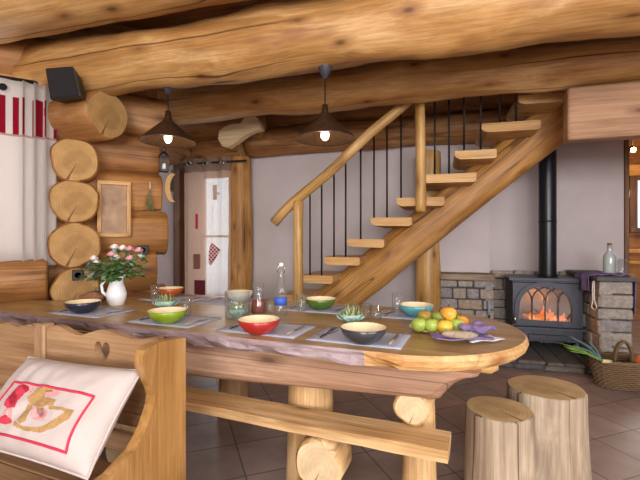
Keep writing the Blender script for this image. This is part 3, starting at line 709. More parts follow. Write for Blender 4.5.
m_.tube(pts, .005, 6); solo(m_, 'apron_string', 'string', 'white cord loop hanging from the cloth at the pillar edge', 'cord', AU, (q, 4.06, z-.3))

# ------------------------------------------------------------------ table (frame AT)
TZ = .76; TN0, TN1 = 1.53, 2.61
tb = root('dining_table', 'long half-log dining table with rough live edge and rounded end', 'table', AT, (-1.3, 2.07, 0))
out = []; nfront = 60
for i in range(nfront+1):
    q = -3.45+(3.45-.33)*i/nfront; out.append((q, TN0+.022*noise.noise(Vector((q*1.7, 4, 0)))+.012*noise.noise(Vector((q*7, 1, 0)))-.0))
for i in range(1, 24):
    t = -PI/2+PI*i/24; out.append((-.345+.54*math.cos(t), (TN0+TN1)/2+.54*math.sin(t)))
out += [(-.33, TN1), (-1.2, TN1+.01), (-2.30, TN1), (-2.79, 2.0), (-3.2, 1.87), (-3.42, 1.70)]
m_ = MB(); n = len(out); TT = .062
rings = [(0, 0.0, TZ-.004), (0, .006, TZ), (0, 0, TZ)]
# top, bottom and a rough side in three bands
cx = (-1.6, 2.07); XE = -.345
def inset(p, d): v = Vector((cx[0]-p[0] if p[0] > -.33 or p[0] < -3 else 0, cx[1]-p[1])); v.normalize(); return (p[0]+v.x*d, p[1]+v.y*d)
lv = [(TZ, .008, 0), (TZ-.008, 0, 0), (TZ-.022, -.006, 1), (TZ-.045, .002, 1), (TZ-TT, .02, 1)]
vs = []
for z, d, k in lv:
    for i, p in enumerate(out):
        rough = .022*noise.noise(Vector((p[0]*9, z*30, p[1]))) if (p[0] < -.30 and i <= nfront) else 0
        pp = inset(p, d+rough*(k+.3)); vs.append((pp[0], pp[1], z+(.006*noise.noise(Vector((p[0]*6, z*9, 2))) if k else 0)))
tri = tessellate_polygon([[Vector((vs[i][0], vs[i][1], 0)) for i in range(n)]])
fs = [list(t) for t in tri]+[[i+n*(len(lv)-1) for i in t][::-1] for t in tri]; mm = [0]*len(fs)
for a in range(len(lv)-1):
    for i in range(n):
        j = (i+1) % n; fs.append([a*n+i, a*n+j, (a+1)*n+j, (a+1)*n+i]); mm.append(1 if (i < nfront-2) else 2)
m_.add(vs, fs, [Vector((v[0]+3.3, v[1]*.7, v[2]*.7)) for v in vs], mm, False)
m_.build('table_top', ['top', 'bark', 'edge'], tb)
# apron half log with its curved nose
zt = TZ-TT; pr = [(-3.3, zt), (.0, zt), (-.01, zt-.018), (-.055, zt-.032), (-.095, zt-.056), (-.125, zt-.09), (-.15, zt-.122), (-.18, zt-.134), (-.3, zt-.14), (-.7, zt-.165), (-1.2, zt-.188), (-3.3, zt-.215)]
for nn, lab in ((1.68, 0), (2.42, 1)):
    m_ = MB(); segs = 9
    # round the near and far faces: stacked outline slices
    for k in range(segs):
        pass
    lay = [(-.075, .045), (-.06, .02), (-.035, .004), (0, 0), (.035, .004), (.06, .02), (.075, .045)]
    vs = []; np_ = len(pr)
    for dn, cut in lay:
        for (q, z) in pr:
            zz = z if z >= zt-.001 else min(zt-.004, z+cut*(zt-z)/.18)
            vs.append((q-(cut*.6 if q > -.5 else 0), nn+dn+.006*noise.noise(Vector((q*3, dn*9, z*8))), zz+.01*noise.noise(Vector((q*1.5, 7+nn, 0)))*(1 if z < zt-.1 else 0)))
    fs = []
    for a in range(len(lay)-1):
        for i in range(np_): j = (i+1) % np_; fs.append([a*np_+i, a*np_+j, (a+1)*np_+j, (a+1)*np_+i])
    tri = tessellate_polygon([[Vector((q, z, 0)) for q, z in pr]])
    fs += [list(t) for t in tri]+[[i+np_*(len(lay)-1) for i in t][::-1] for t in tri]
    m_.add(vs, fs, [Vector((v[0]+5*nn, v[1], v[2]*1.3)) for v in vs], 0, False); m_.build('apron', 'apron' , tb)
m_ = MB(); m_.log((-.6, 2.0, zt-.054), (.07, 2.0, zt-.054), .088, .082, .006, 44, segs=22, oval=(1.2, .6), cham=.03); m_.build('centre_beam', ['pale', 'endpale'], tb)
# cross logs and trunk legs
q = onn(411, 400, AT, 1.62)[0]
m_ = MB(); m_.log((q, 1.62, .527), (q, 1.86, .527), .074, .078, .006, 50, segs=30); m_.build('cross_log', ['bench', 'endpale'], tb)
m_ = MB(); m_.log((q, 1.82, 0), (q, 1.82, .50), .075, .07, .008, 52, segs=20); m_.build('leg', ['bench', 'end'], tb)
for px in (306, 130):
    q = onn(px, 400, AT, 1.74)[0]
    m_ = MB(); m_.log((q, 1.80, 0), (q, 1.80, zt-.15), .12, .098, .014, 55+px, segs=22); m_.build('leg', ['bench', 'end'], tb)
for q in (-1.6, -2.9):
    m_ = MB(); m_.log((q, 2.36, 0), (q, 2.36, zt-.17), .105, .1, .012, 58+q, segs=20); m_.build('leg', ['bench', 'end'], tb)
# ------------------------------------------------------------------ bench under the table
BZ = .44; be = onn(449, 440, AT, 1.55)[0]
bn = root('log_bench', 'long split-log bench tucked along the front of the table', 'bench', AT, (-1.0, 1.56, 0))
m_ = MB(); nn = 40; vs = []; prof = [(1.492, BZ-.008), (1.504, BZ), (1.66, BZ), (1.672, BZ-.008), (1.66, BZ-.035), (1.60, BZ-.05), (1.54, BZ-.050), (1.497, BZ-.038)]
for i in range(nn+1):
    q = be-2.6+2.6*i/nn
    for k, (n_, z_) in enumerate(prof):
        w = .014*noise.noise(Vector((q*2.1, k//4*3, 5)))+.006*noise.noise(Vector((q*7, k, 5)))
        vs.append((q, n_+w, z_+.004*noise.noise(Vector((q*2, n_*4, k)))))
K = len(prof); fs = [[i*K+k, i*K+(k+1) % K, (i+1)*K+(k+1) % K, (i+1)*K+k] for i in range(nn) for k in range(K)]+[list(range(K)), [nn*K+k for k in range(K)][::-1]]
m_.add(vs, fs, [Vector((v[0]+2, v[1], v[2])) for v in vs], 0, False); m_.build('seat', 'bench', bn)
for px in (317, 120):
    q = onn(px, 445, AT, 1.505)[0]
    m_ = MB(); m_.log((q, 1.505, .282), (q, 1.66, .282), .104, .104, .008, px, segs=28); m_.build('support_log', ['bench', 'endpale'], bn)
    m_ = MB(); m_.log((q, 1.515, .09), (q, 1.65, .09), .10, .10, .006, px+1, segs=20, oval=(1.3, .9)); m_.build('foot_log', ['bench', 'endpale'], bn)

# ------------------------------------------------------------------ stump stools
def stump(px, py, rr, zt, lab, seed, fl):
    c = onz(px, py, zt); m_ = MB(); segs = 44; rows = 16; vs = []; gs = []
    for i in range(rows+1):
        t = i/rows; z = zt*(1-t) if i else zt
        for j in range(segs):
            a = 2*PI*j/segs; k = 1+.10*t*t*fl-(.035 if i == 0 else 0)+.045*noise.noise(Vector((math.cos(a)*1.6+seed, math.sin(a)*1.6, z*.6)))+.02*noise.noise(Vector((math.cos(a)*5+seed, math.sin(a)*5, z*1.2)))
            zz = z-(.012 if i == 1 else 0)+0; x, y = rr*k*math.cos(a), rr*k*math.sin(a)
            if i == 1: zz = zt-.012
            vs.append((c.x+x, c.y+y, zz)); gs.append((z+seed, x, y))
    fs = [[i*segs+j, i*segs+(j+1) % segs, (i+1)*segs+(j+1) % segs, (i+1)*segs+j] for i in range(rows) for j in range(segs)]
    k = len(fs); fs += [list(range(segs)), [rows*segs+j for j in range(segs)]]
    m_.add(vs, fs, gs, [0]*k+[1, 0], [True]*k+[False]*2)
    solo(m_, 'stump_stool', ['stump', 'endstump'], lab, 'stool', 0, (c.x, c.y, 0), 'tree stump stools')
stump(545.5, 386.5, .178, .45, 'taller tree stump stool behind and right of the smaller one', 4, 1.2)
stump(499, 408, .142, .445, 'smaller tree stump stool just beyond the bench end', 9, .8)

# ------------------------------------------------------------------ settle (frame AT)
BN = 1.11
se = root('settle', 'pine settle with scalloped back and heart cut-out, its back to the table', 'settle', AT, (-1.8, .9, 0))
P2 = lambda px, py: onn(px, py, AT, BN)
top2 = [(47, 328), (51, 326), (56, 325.5), (62, 327.5), (70, 332.6), (76, 335), (81, 335.5), (88, 333), (95.5, 330.7), (101, 330), (107, 330.7), (115, 333.5), (123.6, 337), (132, 339.3), (140, 339.7), (150, 338), (158, 337)]
zb_ = .563; q2a, q2b = P2(47, 300)[0], P2(160, 300)[0]
hc = P2(102, 352); heart = []
for i in range(28):
    t = 2*PI*i/28; x = 16*math.sin(t)**3; y = 13*math.cos(t)-5*math.cos(2*t)-2*math.cos(3*t)-math.cos(4*t); heart.append((hc[0]+x*.0026, hc[1]+y*.0033+.0))
m_ = MB(); m_.prism([P2(*p) for p in top2]+[(P2(158, 300)[0], zb_), (q2a, zb_)], BN, BN+.028, 'xz', holes=[heart[::-1]]); m_.build('back_board', 'settle', se)
top1 = [(36, 328.5), (33, 326), (28, 324.5), (22, 326.5), (17, 327), (12, 325), (8, 323.4), (2, 323.5), (-5, 325.5), (-14, 326), (-24, 322), (-36, 321), (-50, 324)]
m_ = MB(); m_.prism([P2(*p) for p in top1]+[(P2(-50, 300)[0], zb_), (P2(36, 300)[0], zb_)], BN, BN+.028, 'xz'); m_.build('back_board', 'settle', se)
q0, q1 = P2(36, 300)[0], P2(47, 300)[0]; zs1 = P2(41, 323.5)[1]
m_ = MB(); m_.box(((q0+q1)/2, BN+.012, (zs1+.3)/2), (q1-q0-.004, .05, zs1-.3), grain=2, bev=.006); m_.build('stile', 'settle', se)
qL, qR = -2.75, -1.003
m_ = MB()
m_.box(((qL+qR)/2, BN+.014, .535), (qR-qL, .035, .05), grain=0); m_.box(((qL+qR)/2, BN+.014, .44), (qR-qL, .03, .07), grain=0); m_.build('back_rail', 'settle', se)
m_ = MB()
for k in range(3): m_.box(((qL+qR)/2, .66+.15*k, .405), (qR-qL, .146, .028), grain=0)
m_.build('seat', 'settle', se)
m_ = MB(); m_.box(((qL+qR)/2, .61, .33), (qR-qL, .025, .12), grain=0); m_.build('seat_rail', 'settle', se)
qe = onn(183, 340, AT, BN+.03)[0]
ol = [(183, 338.5), (176, 339.2), (166, 341), (157, 344), (150, 347), (145, 351), (143, 357), (143, 364), (144.5, 371), (149, 380), (153, 388), (155, 396), (154, 405), (151, 415), (147, 427), (141, 440), (134, 452)]
pts = [onq(x, y, AT, qe) for x, y in ol]; pts[0] = (BN+.045, pts[0][1])
pts += [(pts[-1][0]-.08, pts[-1][1]-.03), (.70, .66*.0+pts[-1][1]-.05), (.58, pts[-1][1]-.07), (.57, .30), (.60, .0), (.68, .0), (.72, .2), (.9, .25), (1.05, .2), (1.08, 0), (BN+.045, 0)]
m_ = MB(); m_.prism(pts, qe-.038, qe, 'yz', grain=2, sidemi=0); o = m_.build('end_panel', 'settle_end', se)
bv = o.modifiers.new('bevel', 'BEVEL'); bv.width = .008; bv.segments = 3; bv.limit_method = 'ANGLE'
m_ = MB(); m_.prism(pts, qL-.038, qL, 'yz', grain=2); m_.build('end_panel', 'settle_end', se)

# cushion with the rocking horse embroidery
ctl, ctr = onn(29, 357, AT, 1.02), onn(142, 371, AT, 1.0)
cu = root('cushion', 'cream cushion with red-framed embroidery of a child and rocking horse, on the settle', 'cushion', AT, ((ctl[0]+ctr[0])/2, .85, .42))
A0 = Vector((ctl[0], 1.02, ctl[1])); A1 = Vector((ctr[0], 1.0, ctr[1])); ux = (A1-A0); CW = ux.length; ux.normalize()
bl = onn(-20, 447, AT, .80); dn_ = (Vector((bl[0], .80, bl[1]))-A0); dn_ -= ux*dn_.dot(ux)*.75; CH = dn_.length; dn_.normalize(); nr = ux.cross(dn_).normalized()
if nr.y > 0: nr = -nr
def cpt(u, v, h):      # u across, v down, h height of puff above mid plane
    return A0+ux*(u*CW)+dn_*(v*CH)+nr*h
def puff(u, v):
    a = max(0, min(1, (1-abs(2*u-1)**3.0)*(1-abs(2*v-1)**3.0)))**.55
    return .075*a+.010*noise.noise(Vector((u*4, v*4, 2)))*a+.007*noise.noise(Vector((u*13+v*3, v*4, 9)))*a
def pinch(u, v):
    k = .035; uu = u-(u-.5)*k*4*v*(1-v)*1.2; vv = v-(v-.5)*k*4*u*(1-u)*1.2; return uu, vv
m_ = MB()
for s_ in (1, -1): m_.sheet(lambda u, v: cpt(*pinch(u, v), s_*puff(u, v)), 40, 40)
m_.build('cover', 'cushion', cu)
edge_ = [cpt(*pinch(u, v), 0) for u, v in [(i/20, 0) for i in range(20)]+[(1, i/20) for i in range(20)]+[(1-i/20, 1) for i in range(20)]+[(0, 1-i/20) for i in range(20)]]
m_ = MB(); m_.tube(edge_, .004, 6, closed=True); m_.build('seam', 'cushion', cu)
def emb(poly, name, mat, h=.0022, parent=cu):
    m2 = MB(); lo = tessellate_polygon([[Vector((a, b, 0)) for a, b in poly]])
    def p(a, b, e): return cpt(*pinch(a, b), puff(a, b)+e)
    # subdivide by filling small cells over the outline
    def inside(x, y):
        c = False; j = len(poly)-1
        for i in range(len(poly)):
            xi, yi = poly[i]; xj, yj = poly[j]
            if (yi > y) != (yj > y) and x < (xj-xi)*(y-yi)/(yj-yi)+xi: c = not c
            j = i
        return c
    xs = [a for a, b in poly]; ys = [b for a, b in poly]; st_ = .0065; i0 = int(min(xs)/st_)-1; i1 = int(max(xs)/st_)+1; j0 = int(min(ys)/st_)-1; j1 = int(max(ys)/st_)+1
    for i in range(i0, i1+1):
        for j in range(j0, j1+1):
            x, y = (i+.5)*st_, (j+.5)*st_
            if inside(x, y):
                q = st_*.52; c4 = [(x-q, y-q), (x+q, y-q), (x+q, y+q), (x-q, y+q)]
                vs = [p(a, b, h) for a, b in c4]+[p(a, b, -.001) for a, b in c4]
                m2.add(vs, [[0, 1, 2, 3], [0, 4, 5, 1], [1, 5, 6, 2], [2, 6, 7, 3], [3, 7, 4, 0]], None, 0, False)
    return m2
# picture coordinates: the stitched square spans u .09..76, v .26...92
def ep(x, y):   # photo pixel -> cushion u, v by inverting the stitched square's corners
    c00, c10, c11, c01 = (21, 384), (96, 391), (69, 447), (-7, 436)
    s_, t = .5, .5
    for _ in range(12):
        fx = (1-s_)*(1-t)*c00[0]+s_*(1-t)*c10[0]+s_*t*c11[0]+(1-s_)*t*c01[0]-x; fy = (1-s_)*(1-t)*c00[1]+s_*(1-t)*c10[1]+s_*t*c11[1]+(1-s_)*t*c01[1]-y
        ax = (1-t)*(c10[0]-c00[0])+t*(c11[0]-c01[0]); ay = (1-t)*(c10[1]-c00[1])+t*(c11[1]-c01[1]); bx = (1-s_)*(c01[0]-c00[0])+s_*(c11[0]-c10[0]); by = (1-s_)*(c01[1]-c00[1])+s_*(c11[1]-c10[1])
        D = ax*by-ay*bx; s_ -= (fx*by-fy*bx)/D; t -= (ax*fy-ay*fx)/D
    return (EU0+(EU1-EU0)*s_, EV0+(EV1-EV0)*t)
EU0, EU1, EV0, EV1 = .20, .875, .37, .88
fr = [ep(21, 384), ep(96, 391), ep(69, 447), ep(-7, 436)]
pts = []
for k in range(4):
    a, b = fr[k], fr[(k+1) % 4]
    for i in range(24):
        u, v = a[0]+(b[0]-a[0])*i/24, a[1]+(b[1]-a[1])*i/24; pts.append(cpt(*pinch(u, v), puff(u, v)+.001))
m_ = MB(); m_.tube(pts, .0042, 6, closed=True); m_.build('stitched_border', 'redthread', cu)
def E(pl, nm, mat): emb([ep(x, y) for x, y in pl], nm, mat).build(nm, mat, cu)
E([(27, 388), (34, 387), (40, 389), (40, 393), (36, 397), (30, 405), (28, 413), (20, 414), (16, 411), (18, 404), (22, 398), (25, 392)], 'embroidered_coat', 'redcoat')
E([(10, 425), (18, 421), (23, 424), (24, 428), (16, 430), (9, 428)], 'embroidered_shoe', 'redcoat')
E([(17, 414), (20, 414), (18, 423), (14, 423)], 'embroidered_leg', 'pinkprint'); E([(23, 414), (26, 413), (23, 424), (20, 424)], 'embroidered_leg', 'pinkprint')
E([(33, 386), (41, 386), (44, 390), (42, 396), (37, 396), (34, 392)], 'embroidered_child', 'pinkprint')
E([(48, 390), (56, 388), (62, 389), (63, 392), (57, 394), (55, 398), (59, 404), (58, 408), (50, 410), (42, 408), (40, 402), (46, 396)], 'embroidered_horse', 'tanprint')
E([(40, 408), (44, 409), (38, 425), (33, 428), (30, 425)], 'embroidered_horse_leg', 'tanprint'); E([(50, 409), (55, 408), (57, 418), (52, 421), (49, 416)], 'embroidered_horse_leg', 'tanprint')
E([(27, 426), (34, 430), (46, 431), (57, 427), (68, 419), (76, 410), (81, 409), (76, 418), (64, 428), (52, 434), (38, 434.5), (27, 431)], 'embroidered_rocker', 'tanprint')
E([(20, 396), (24, 394), (30, 400), (27, 409), (22, 410)], 'embroidered_sleeve', 'pinkprint'); E([(56, 392), (66, 390), (70, 393), (64, 397), (58, 399)], 'embroidered_ribbon', 'pinkprint'); E([(44, 412), (56, 411), (60, 416), (54, 424), (44, 422)], 'embroidered_star', 'pinkprint'); E([(58, 399), (66, 401), (64, 407), (57, 408)], 'embroidered_saddle', 'tanprint')
E([(60, 408), (80, 408.5), (79, 411), (61, 411)], 'embroidered_rocker_bar', 'tanprint')

# ------------------------------------------------------------------ pendant lamps
def pendant(px, pyc, pyr, lab, first=None):
    a = (px-320)/F; Y = 2.475/(math.cos(R(16))+a*math.sin(R(16)))
    zc = H+(240-pyc)/F*Y; zr = H+(240-pyr)/F*Y; X = a*Y
    r = root('pendant_lamp', lab, 'lamp', 0, (X, Y, zr), 'pendant lamps over the table'); o = (X, Y, zr)
    m_ = MB(); m_.lathe([(.0, zc-zr+.105), (.058, zc-zr+.10), (.058, zc-zr+.09), (.012, zc-zr-.0), (.0, zc-zr-.002)], o, 24); m_.build('canopy', 'canopy', r)
    m_ = MB(); m_.tube([(X, Y, zr+.2), (X, Y, zc+.02)], .004, 8); m_.build('cord', 'dark', r)
    m_ = MB(); m_.shell([(.0, .225), (.018, .222), (.022, .18), (.036, .15), (.19, .012), (.197, .0), (.192, .0), (.185, .010), (.033, .143), (.0, .15)], o, 40); m_.build('lamp_shade', 'shade', r)
    m_ = MB(); m_.lathe([(.022, .145), (.024, .09), (.02, .085)], o, 16); m_.build('socket', 'dark', r)
    m_ = MB(); m_.blob((X, Y, zr+.03), (.028, .028, .038)); m_.build('bulb', 'bulb', r)
    l = bpy.data.lights.new('pendant_glow', 'POINT'); l.energy = 5; l.color = (1, .78, .5); l.shadow_soft_size = .04
    lo = bpy.data.objects.new('pendant_glow', l); COL.objects.link(lo); lo.location = (X, Y, zr-.02)
pendant(168, 94, 142, 'bronze cone pendant lamp on the left, in front of the log wall')
pendant(325, 79, 139.5, 'bronze cone pendant lamp on the right, in front of the plaster wall')

# ------------------------------------------------------------------ speaker
c = [atY(45, 68, 2.72), atY(73, 66, 2.70), atY(81, 96, 2.72), atY(50, 100, 2.74)]
r = root('loudspeaker', 'black wedge loudspeaker under the beams above the log stack', 'speaker', 0, (c[3]+c[2])/2)
m_ = MB(); b = Vector((-.03, .17, .01)); ctr = (c[0]+c[1]+c[2]+c[3])/4
vs = [x for x in c]+[ctr+(x-ctr)*.8+b for x in c]
m_.add(vs, [[0, 1, 2, 3], [7, 6, 5, 4], [0, 4, 5, 1], [1, 5, 6, 2], [2, 6, 7, 3], [3, 7, 4, 0]], None, 0, False); o = m_.build('cabinet', 'plastic', r)
bv = o.modifiers.new('bevel', 'BEVEL'); bv.width = .006; bv.segments = 2
m_ = MB(); nrm = (c[1]-c[0]).cross(c[3]-c[0]).normalized(); nrm = -nrm if nrm.y > 0 else nrm
vs = [ctr+(x-ctr)*.9+nrm*.004 for x in c]+[ctr+(x-ctr)*.9-nrm*.002 for x in c]
m_.add(vs, [[0, 1, 2, 3], [0, 4, 5, 1], [1, 5, 6, 2], [2, 6, 7, 3], [3, 7, 4, 0]], None, 0, False); m_.build('grille', plain('speaker_grille', '1a171a', .8, 0, .3, 500), r)

# ------------------------------------------------------------------ curtains
def fold_curtain(q0, q1, n, z0, z1, amp, waves, seed=0, gather=0):
    def f(u, v):
        ph = u**(1+gather)*waves*2*PI; a = amp*(1-.25*v)
        return Vector((q0+(q1-q0)*u+.012*math.sin(ph*2+1)*(.4+v), n+a*math.sin(ph)+.006*noise.noise(Vector((u*6, v*3, seed))), z1+(z0-z1)*v))
    return f
qc0, qc1 = -1.75, onn(55, 200, AV, YV-.12)[0]; zc1 = 2.355; zc0 = 1.01
cr = root('window_curtain', 'cream linen curtain with a red striped top band at the left window', 'curtain', AV, ((qc0+qc1)/2, YV-.12, zc0))
def f(u, v):
    q = qc0+(qc1-qc0)*u; dd = qc1-q
    if dd < .2: a = .026; ph = dd/.2*3*2*PI
    else: a = .010; ph = (dd-.2)/.17*2*PI
    return Vector((q+.012*math.sin(ph*1+.6)*(a/.026), YV-.12+a*(1-.2*v)*math.sin(ph)+.005*noise.noise(Vector((u*6, v*3, 1))), zc1+(zc0-zc1)*v))
m_ = MB(); m_.sheet(f, 420, 24, lambda u, v: Vector((u*(qc1-qc0)*1.0+(.12*max(0, u-.86)*7), 0, zc1+(zc0-zc1)*v))); m_.build('drape', 'curtain', cr, solid=.003)
for px in (3,):
    q, z = onn(px, 87, AV, YV-.15)
    m_ = MB(); m_.blob((q, YV-.155, z), (.026, .01, .026)); m_.build('button', 'dark', cr)
m_ = MB(); m_.tube([(qc0-.1, YV-.08, zc1+.02), (qc1+.03, YV-.08, zc1+.02)], .014); solo(m_, 'curtain_rod', 'rod', 'dark rod along the top of the striped curtain', 'rod', AV, (qc0, YV-.08, zc1))
# door curtain
dq0, dq1 = onn(184, 200, AU, 4.40)[0], onn(230, 200, AU, 4.40)[0]; dz1 = onn(205, 158, AU, 4.40)[1]; dzr = onn(205, 163, AU, 4.40)[1]
cr = root('door_curtain', 'sheer pinkish eyelet curtain in front of the balcony door', 'curtain', AU, ((dq0+dq1)/2, 4.40, .1))
f = fold_curtain(dq0, dq1, 4.40, dz1-.17, dz1, .03, 3.2, 4); m_ = MB(); m_.sheet(f, 90, 5); m_.build('header_band', 'sheerband', cr)
def f2(u, v):
    p = fold_curtain(dq0, dq1, 4.40, .08, dz1-.17, .03, 3.2, 4)(u, v); return p
m_ = MB(); m_.sheet(f2, 110, 20); m_.build('drape', 'sheer', cr)
for px in (189, 205, 222):
    q, z = onn(px, 163, AU, 4.36); m_ = MB(); m_.tube([(q+.028*math.cos(t*PI/8), 4.365-.004, z+.028*math.sin(t*PI/8)) for t in range(16)], .008, 6, closed=True); m_.build('eyelet', 'steel', cr)
m_ = MB(); m_.tube([(dq0-.08, 4.40, dzr), (dq1+.22, 4.40, dzr)], .013); solo(m_, 'curtain_rod', 'rod', 'thin dark rod carrying the sheer door curtain', 'rod', AU, (dq0, 4.4, dzr))
# hangings on the curtain
def check_mat():
    m, nt, b = newmat('red_check'); ck = N(nt, 'ShaderNodeTexChecker'); ck.inputs['Scale'].default_value = 42; ck.inputs['Color1'].default_value = lin('a82034'); ck.inputs['Color2'].default_value = lin('e0c8c4'); L(nt, gr(nt, (1, .3, 1)), ck.inputs['Vector']); L(nt, ck.outputs['Color'], b.inputs['Base Color']); b.inputs['Roughness'].default_value = .9; return m
M['check'] = check_mat()
pl = [(211, 243), (219, 250), (214, 259), (210, 265), (208.5, 262), (209, 250)]
r = root('hanging_heart', 'small red checked fabric heart hanging on the sheer curtain', 'ornament', AU, (onn(212, 264, AU, 4.30)[0], 4.30, onn(212, 264, AU, 4.3)[1]))
m_ = MB(); m_.prism([onn(x, y, AU, 4.30) for x, y in pl], 4.30, 4.33, 'xz', off=Vector((0, 0, 0))); m_.build('heart', 'check', r)
m_ = MB(); a = onn(211.5, 245, AU, 4.31); m_.tube([(a[0], 4.315, a[1]), (a[0], 4.33, onn(211, 205, AU, 4.31)[1])], .002, 5); m_.build('ribbon', 'string', r)
def hang(x0, x1, y0, y1, lab, nm, mat, n=4.34):
    a, b = onn(x0, y0, AU, n), onn(x1, y1, AU, n); m_ = MB(); m_.box(((a[0]+b[0])/2, n, (a[1]+b[1])/2), (b[0]-a[0], .012, a[1]-b[1]), bev=.003); solo(m_, nm, mat, lab, 'ornament', AU, ((a[0]+b[0])/2, n, b[1]))
hang(195.5, 197.8, 214, 229, 'narrow red fabric tag hanging on the sheer curtain', 'fabric_tag', 'redcoat')
hang(193.5, 200, 254, 269, 'brownish fabric patch on the left edge of the sheer curtain', 'fabric_square', plain('brown_cloth', '8a5c50', .9))
hang(194.5, 205, 280, 295, 'square dark red fabric piece low on the sheer curtain', 'fabric_square', plain('dark_red_cloth', '6c1c2c', .9))

# ------------------------------------------------------------------ wall decor
n_ = YV-.035
a, b = onn(97, 180, AV, n_), onn(131, 236.5, AV, n_); zA, zB = onn(114, 181, AV, n_)[1], onn(114, 237, AV, n_)[1]
r = root('picture_frame', 'pale wooden picture frame on the log wall', 'frame', AV, ((a[0]+b[0])/2, n_, zB)); w = .032
m_ = MB(); m_.box(((a[0]+b[0])/2, n_, zA-w/2), (b[0]-a[0], .025, w)); m_.box(((a[0]+b[0])/2, n_, zB+w/2), (b[0]-a[0], .025, w)); m_.box((a[0]+w/2, n_, (zA+zB)/2), (w, .025, zA-zB-2*w), grain=2); m_.box((b[0]-w/2, n_, (zA+zB)/2), (w, .025, zA-zB-2*w), grain=2); m_.build('moulding', 'pale', r)
def printm():
    m, nt, b = newmat('faint_print'); c = ramp(nt, noi(nt, gr(nt), 9, 4, .6), [(.35, lin('7c5a38')), (.55, lin('98724a')), (.7, lin('b08c64'))]); L(nt, c, b.inputs['Base Color']); b.inputs['Roughness'].default_value = .4; return m
m_ = MB(); m_.box(((a[0]+b[0])/2, n_+.006, (zA+zB)/2), (b[0]-a[0]-w, .006, zA-zB-w), bev=0); m_.build('picture', printm(), r)
def herbs(q, n, z, h, lab, ang, seed):
    r = root('herb_bunch', lab, 'dried herbs', ang, (q, n, z-h)); rnd = random.Random(seed); m_ = MB()
    for i in range(26):
        a = rnd.uniform(0, 2*PI); d = rnd.uniform(.1, 1)*.035; hh = h*rnd.uniform(.7, 1)
        m_.tube([(q, n, z), (q+d*.3*math.cos(a), n+d*.3*math.sin(a), z-hh*.4), (q+d*math.cos(a), n+d*.5*math.sin(a), z-hh)], [.002, .004, .006], 5)
    m_.build('stems', 'herb', r); m_ = MB(); m_.tube([(q, n, z+.04), (q, n, z-.02)], .004, 6); m_.build('string', 'string', r)
a = onn(150, 187, AV, YV-.05); herbs(a[0], YV-.05, a[1], .21, 'bunch of dried green herbs hanging on the log wall right of the frame', AV, 4)
a = onn(172, 168, AU, 4.0); herbs(a[0], 4.0, a[1], .28, 'darker herb bunch hanging beside the small lantern', AU, 8)
a = onn(164, 172, AV, YV-.12); q, z = a
r = root('lantern', 'small black candle lantern hanging at the end of the log wall', 'lantern', AV, (q, YV-.12, z)); y = YV-.12
m_ = MB(); m_.box((q, y, z+.01), (.07, .07, .02)); m_.box((q, y, z+.125), (.07, .07, .015)); m_.lathe([(.045, .13), (.02, .165), (.012, .17)], (q, y, z), 12)
for sx in (-1, 1):
    for sy in (-1, 1): m_.box((q+sx*.03, y+sy*.03, z+.065), (.007, .007, .11), bev=0)
m_.tube([(q+.018*math.cos(t*PI/8), y, z+.19+.018*math.sin(t*PI/8)) for t in range(16)], .003, 6, closed=True); m_.build('frame', 'plastic', r)
m_ = MB(); m_.box((q, y, z+.065), (.058, .058, .1), bev=0); m_.build('glass', 'glass', r)
m_ = MB(); m_.lathe([(.015, .02), (.015, .07), (.0, .072)], (q, y, z), 12); m_.build('candle', 'white', r)
a = onn(168, 188, AV, YV-.06); pts = []
for i in range(13): t = R(105+150*i/12); pts.append((a[0]+.05+.105*math.cos(t)*.75, a[1]+.135*math.sin(t)))
for i in range(13): t = R(255-150*i/12); pts.append((a[0]+.075+.085*math.cos(t)*.7, a[1]+.125*math.sin(t)))
m_ = MB(); m_.prism(pts[:12]+pts[13:], YV-.07, YV-.045, 'xz'); solo(m_, 'crescent_ornament', 'gold', 'straw coloured crescent hanging below the lantern', 'ornament', AV, (a[0], YV-.06, a[1]-.14))

# ------------------------------------------------------------------ things on the table
Z = TZ+.0005
ZM = Z+.0035; MH = .0035
mats = [(-.51, 1.745, 'under the dark grey bowl'), (-.985, 1.745, 'under the red bowl'), (-1.56, 1.735, 'under the lime green bowl'), (-2.21, 1.75, 'under the navy bowl'),
        (-.36, 2.37, 'under the teal bowl'), (-.97, 2.37, 'under the olive green bowl'), (-1.66, 2.40, 'under the white bowl'), (-2.12, 2.36, 'under the orange bowl')]
pm_ = None
for q, n, lab in mats:
    p = f2w(AT, q, n, Z); lb = 'blue-grey linen placemat '+lab
    if pm_ is None:
        pm_ = root('placemat', lb, 'placemat', AT, (q, n, Z), 'linen placemats')
        def fm(u, v): return Vector((q-.21+.42*u, n-.142+.284*v, Z+MH*.5+.0006*noise.noise(Vector((u*5, v*5, 0)))))
        m_ = MB(); m_.sheet(fm, 12, 8); m_.build('cloth', 'mat', pm_, solid=MH*.6)
        m_ = MB()
        for k in range(4): m_.box((q-.17+.012*k, n-.04+.03*k, Z+MH), (.05, .007, .0008), Matrix.Rotation(.5*k, 3, 'Z'), bev=0)
        m_.build('printed_motif', 'matprint', pm_)
    else: dup(pm_, p, None, lb)
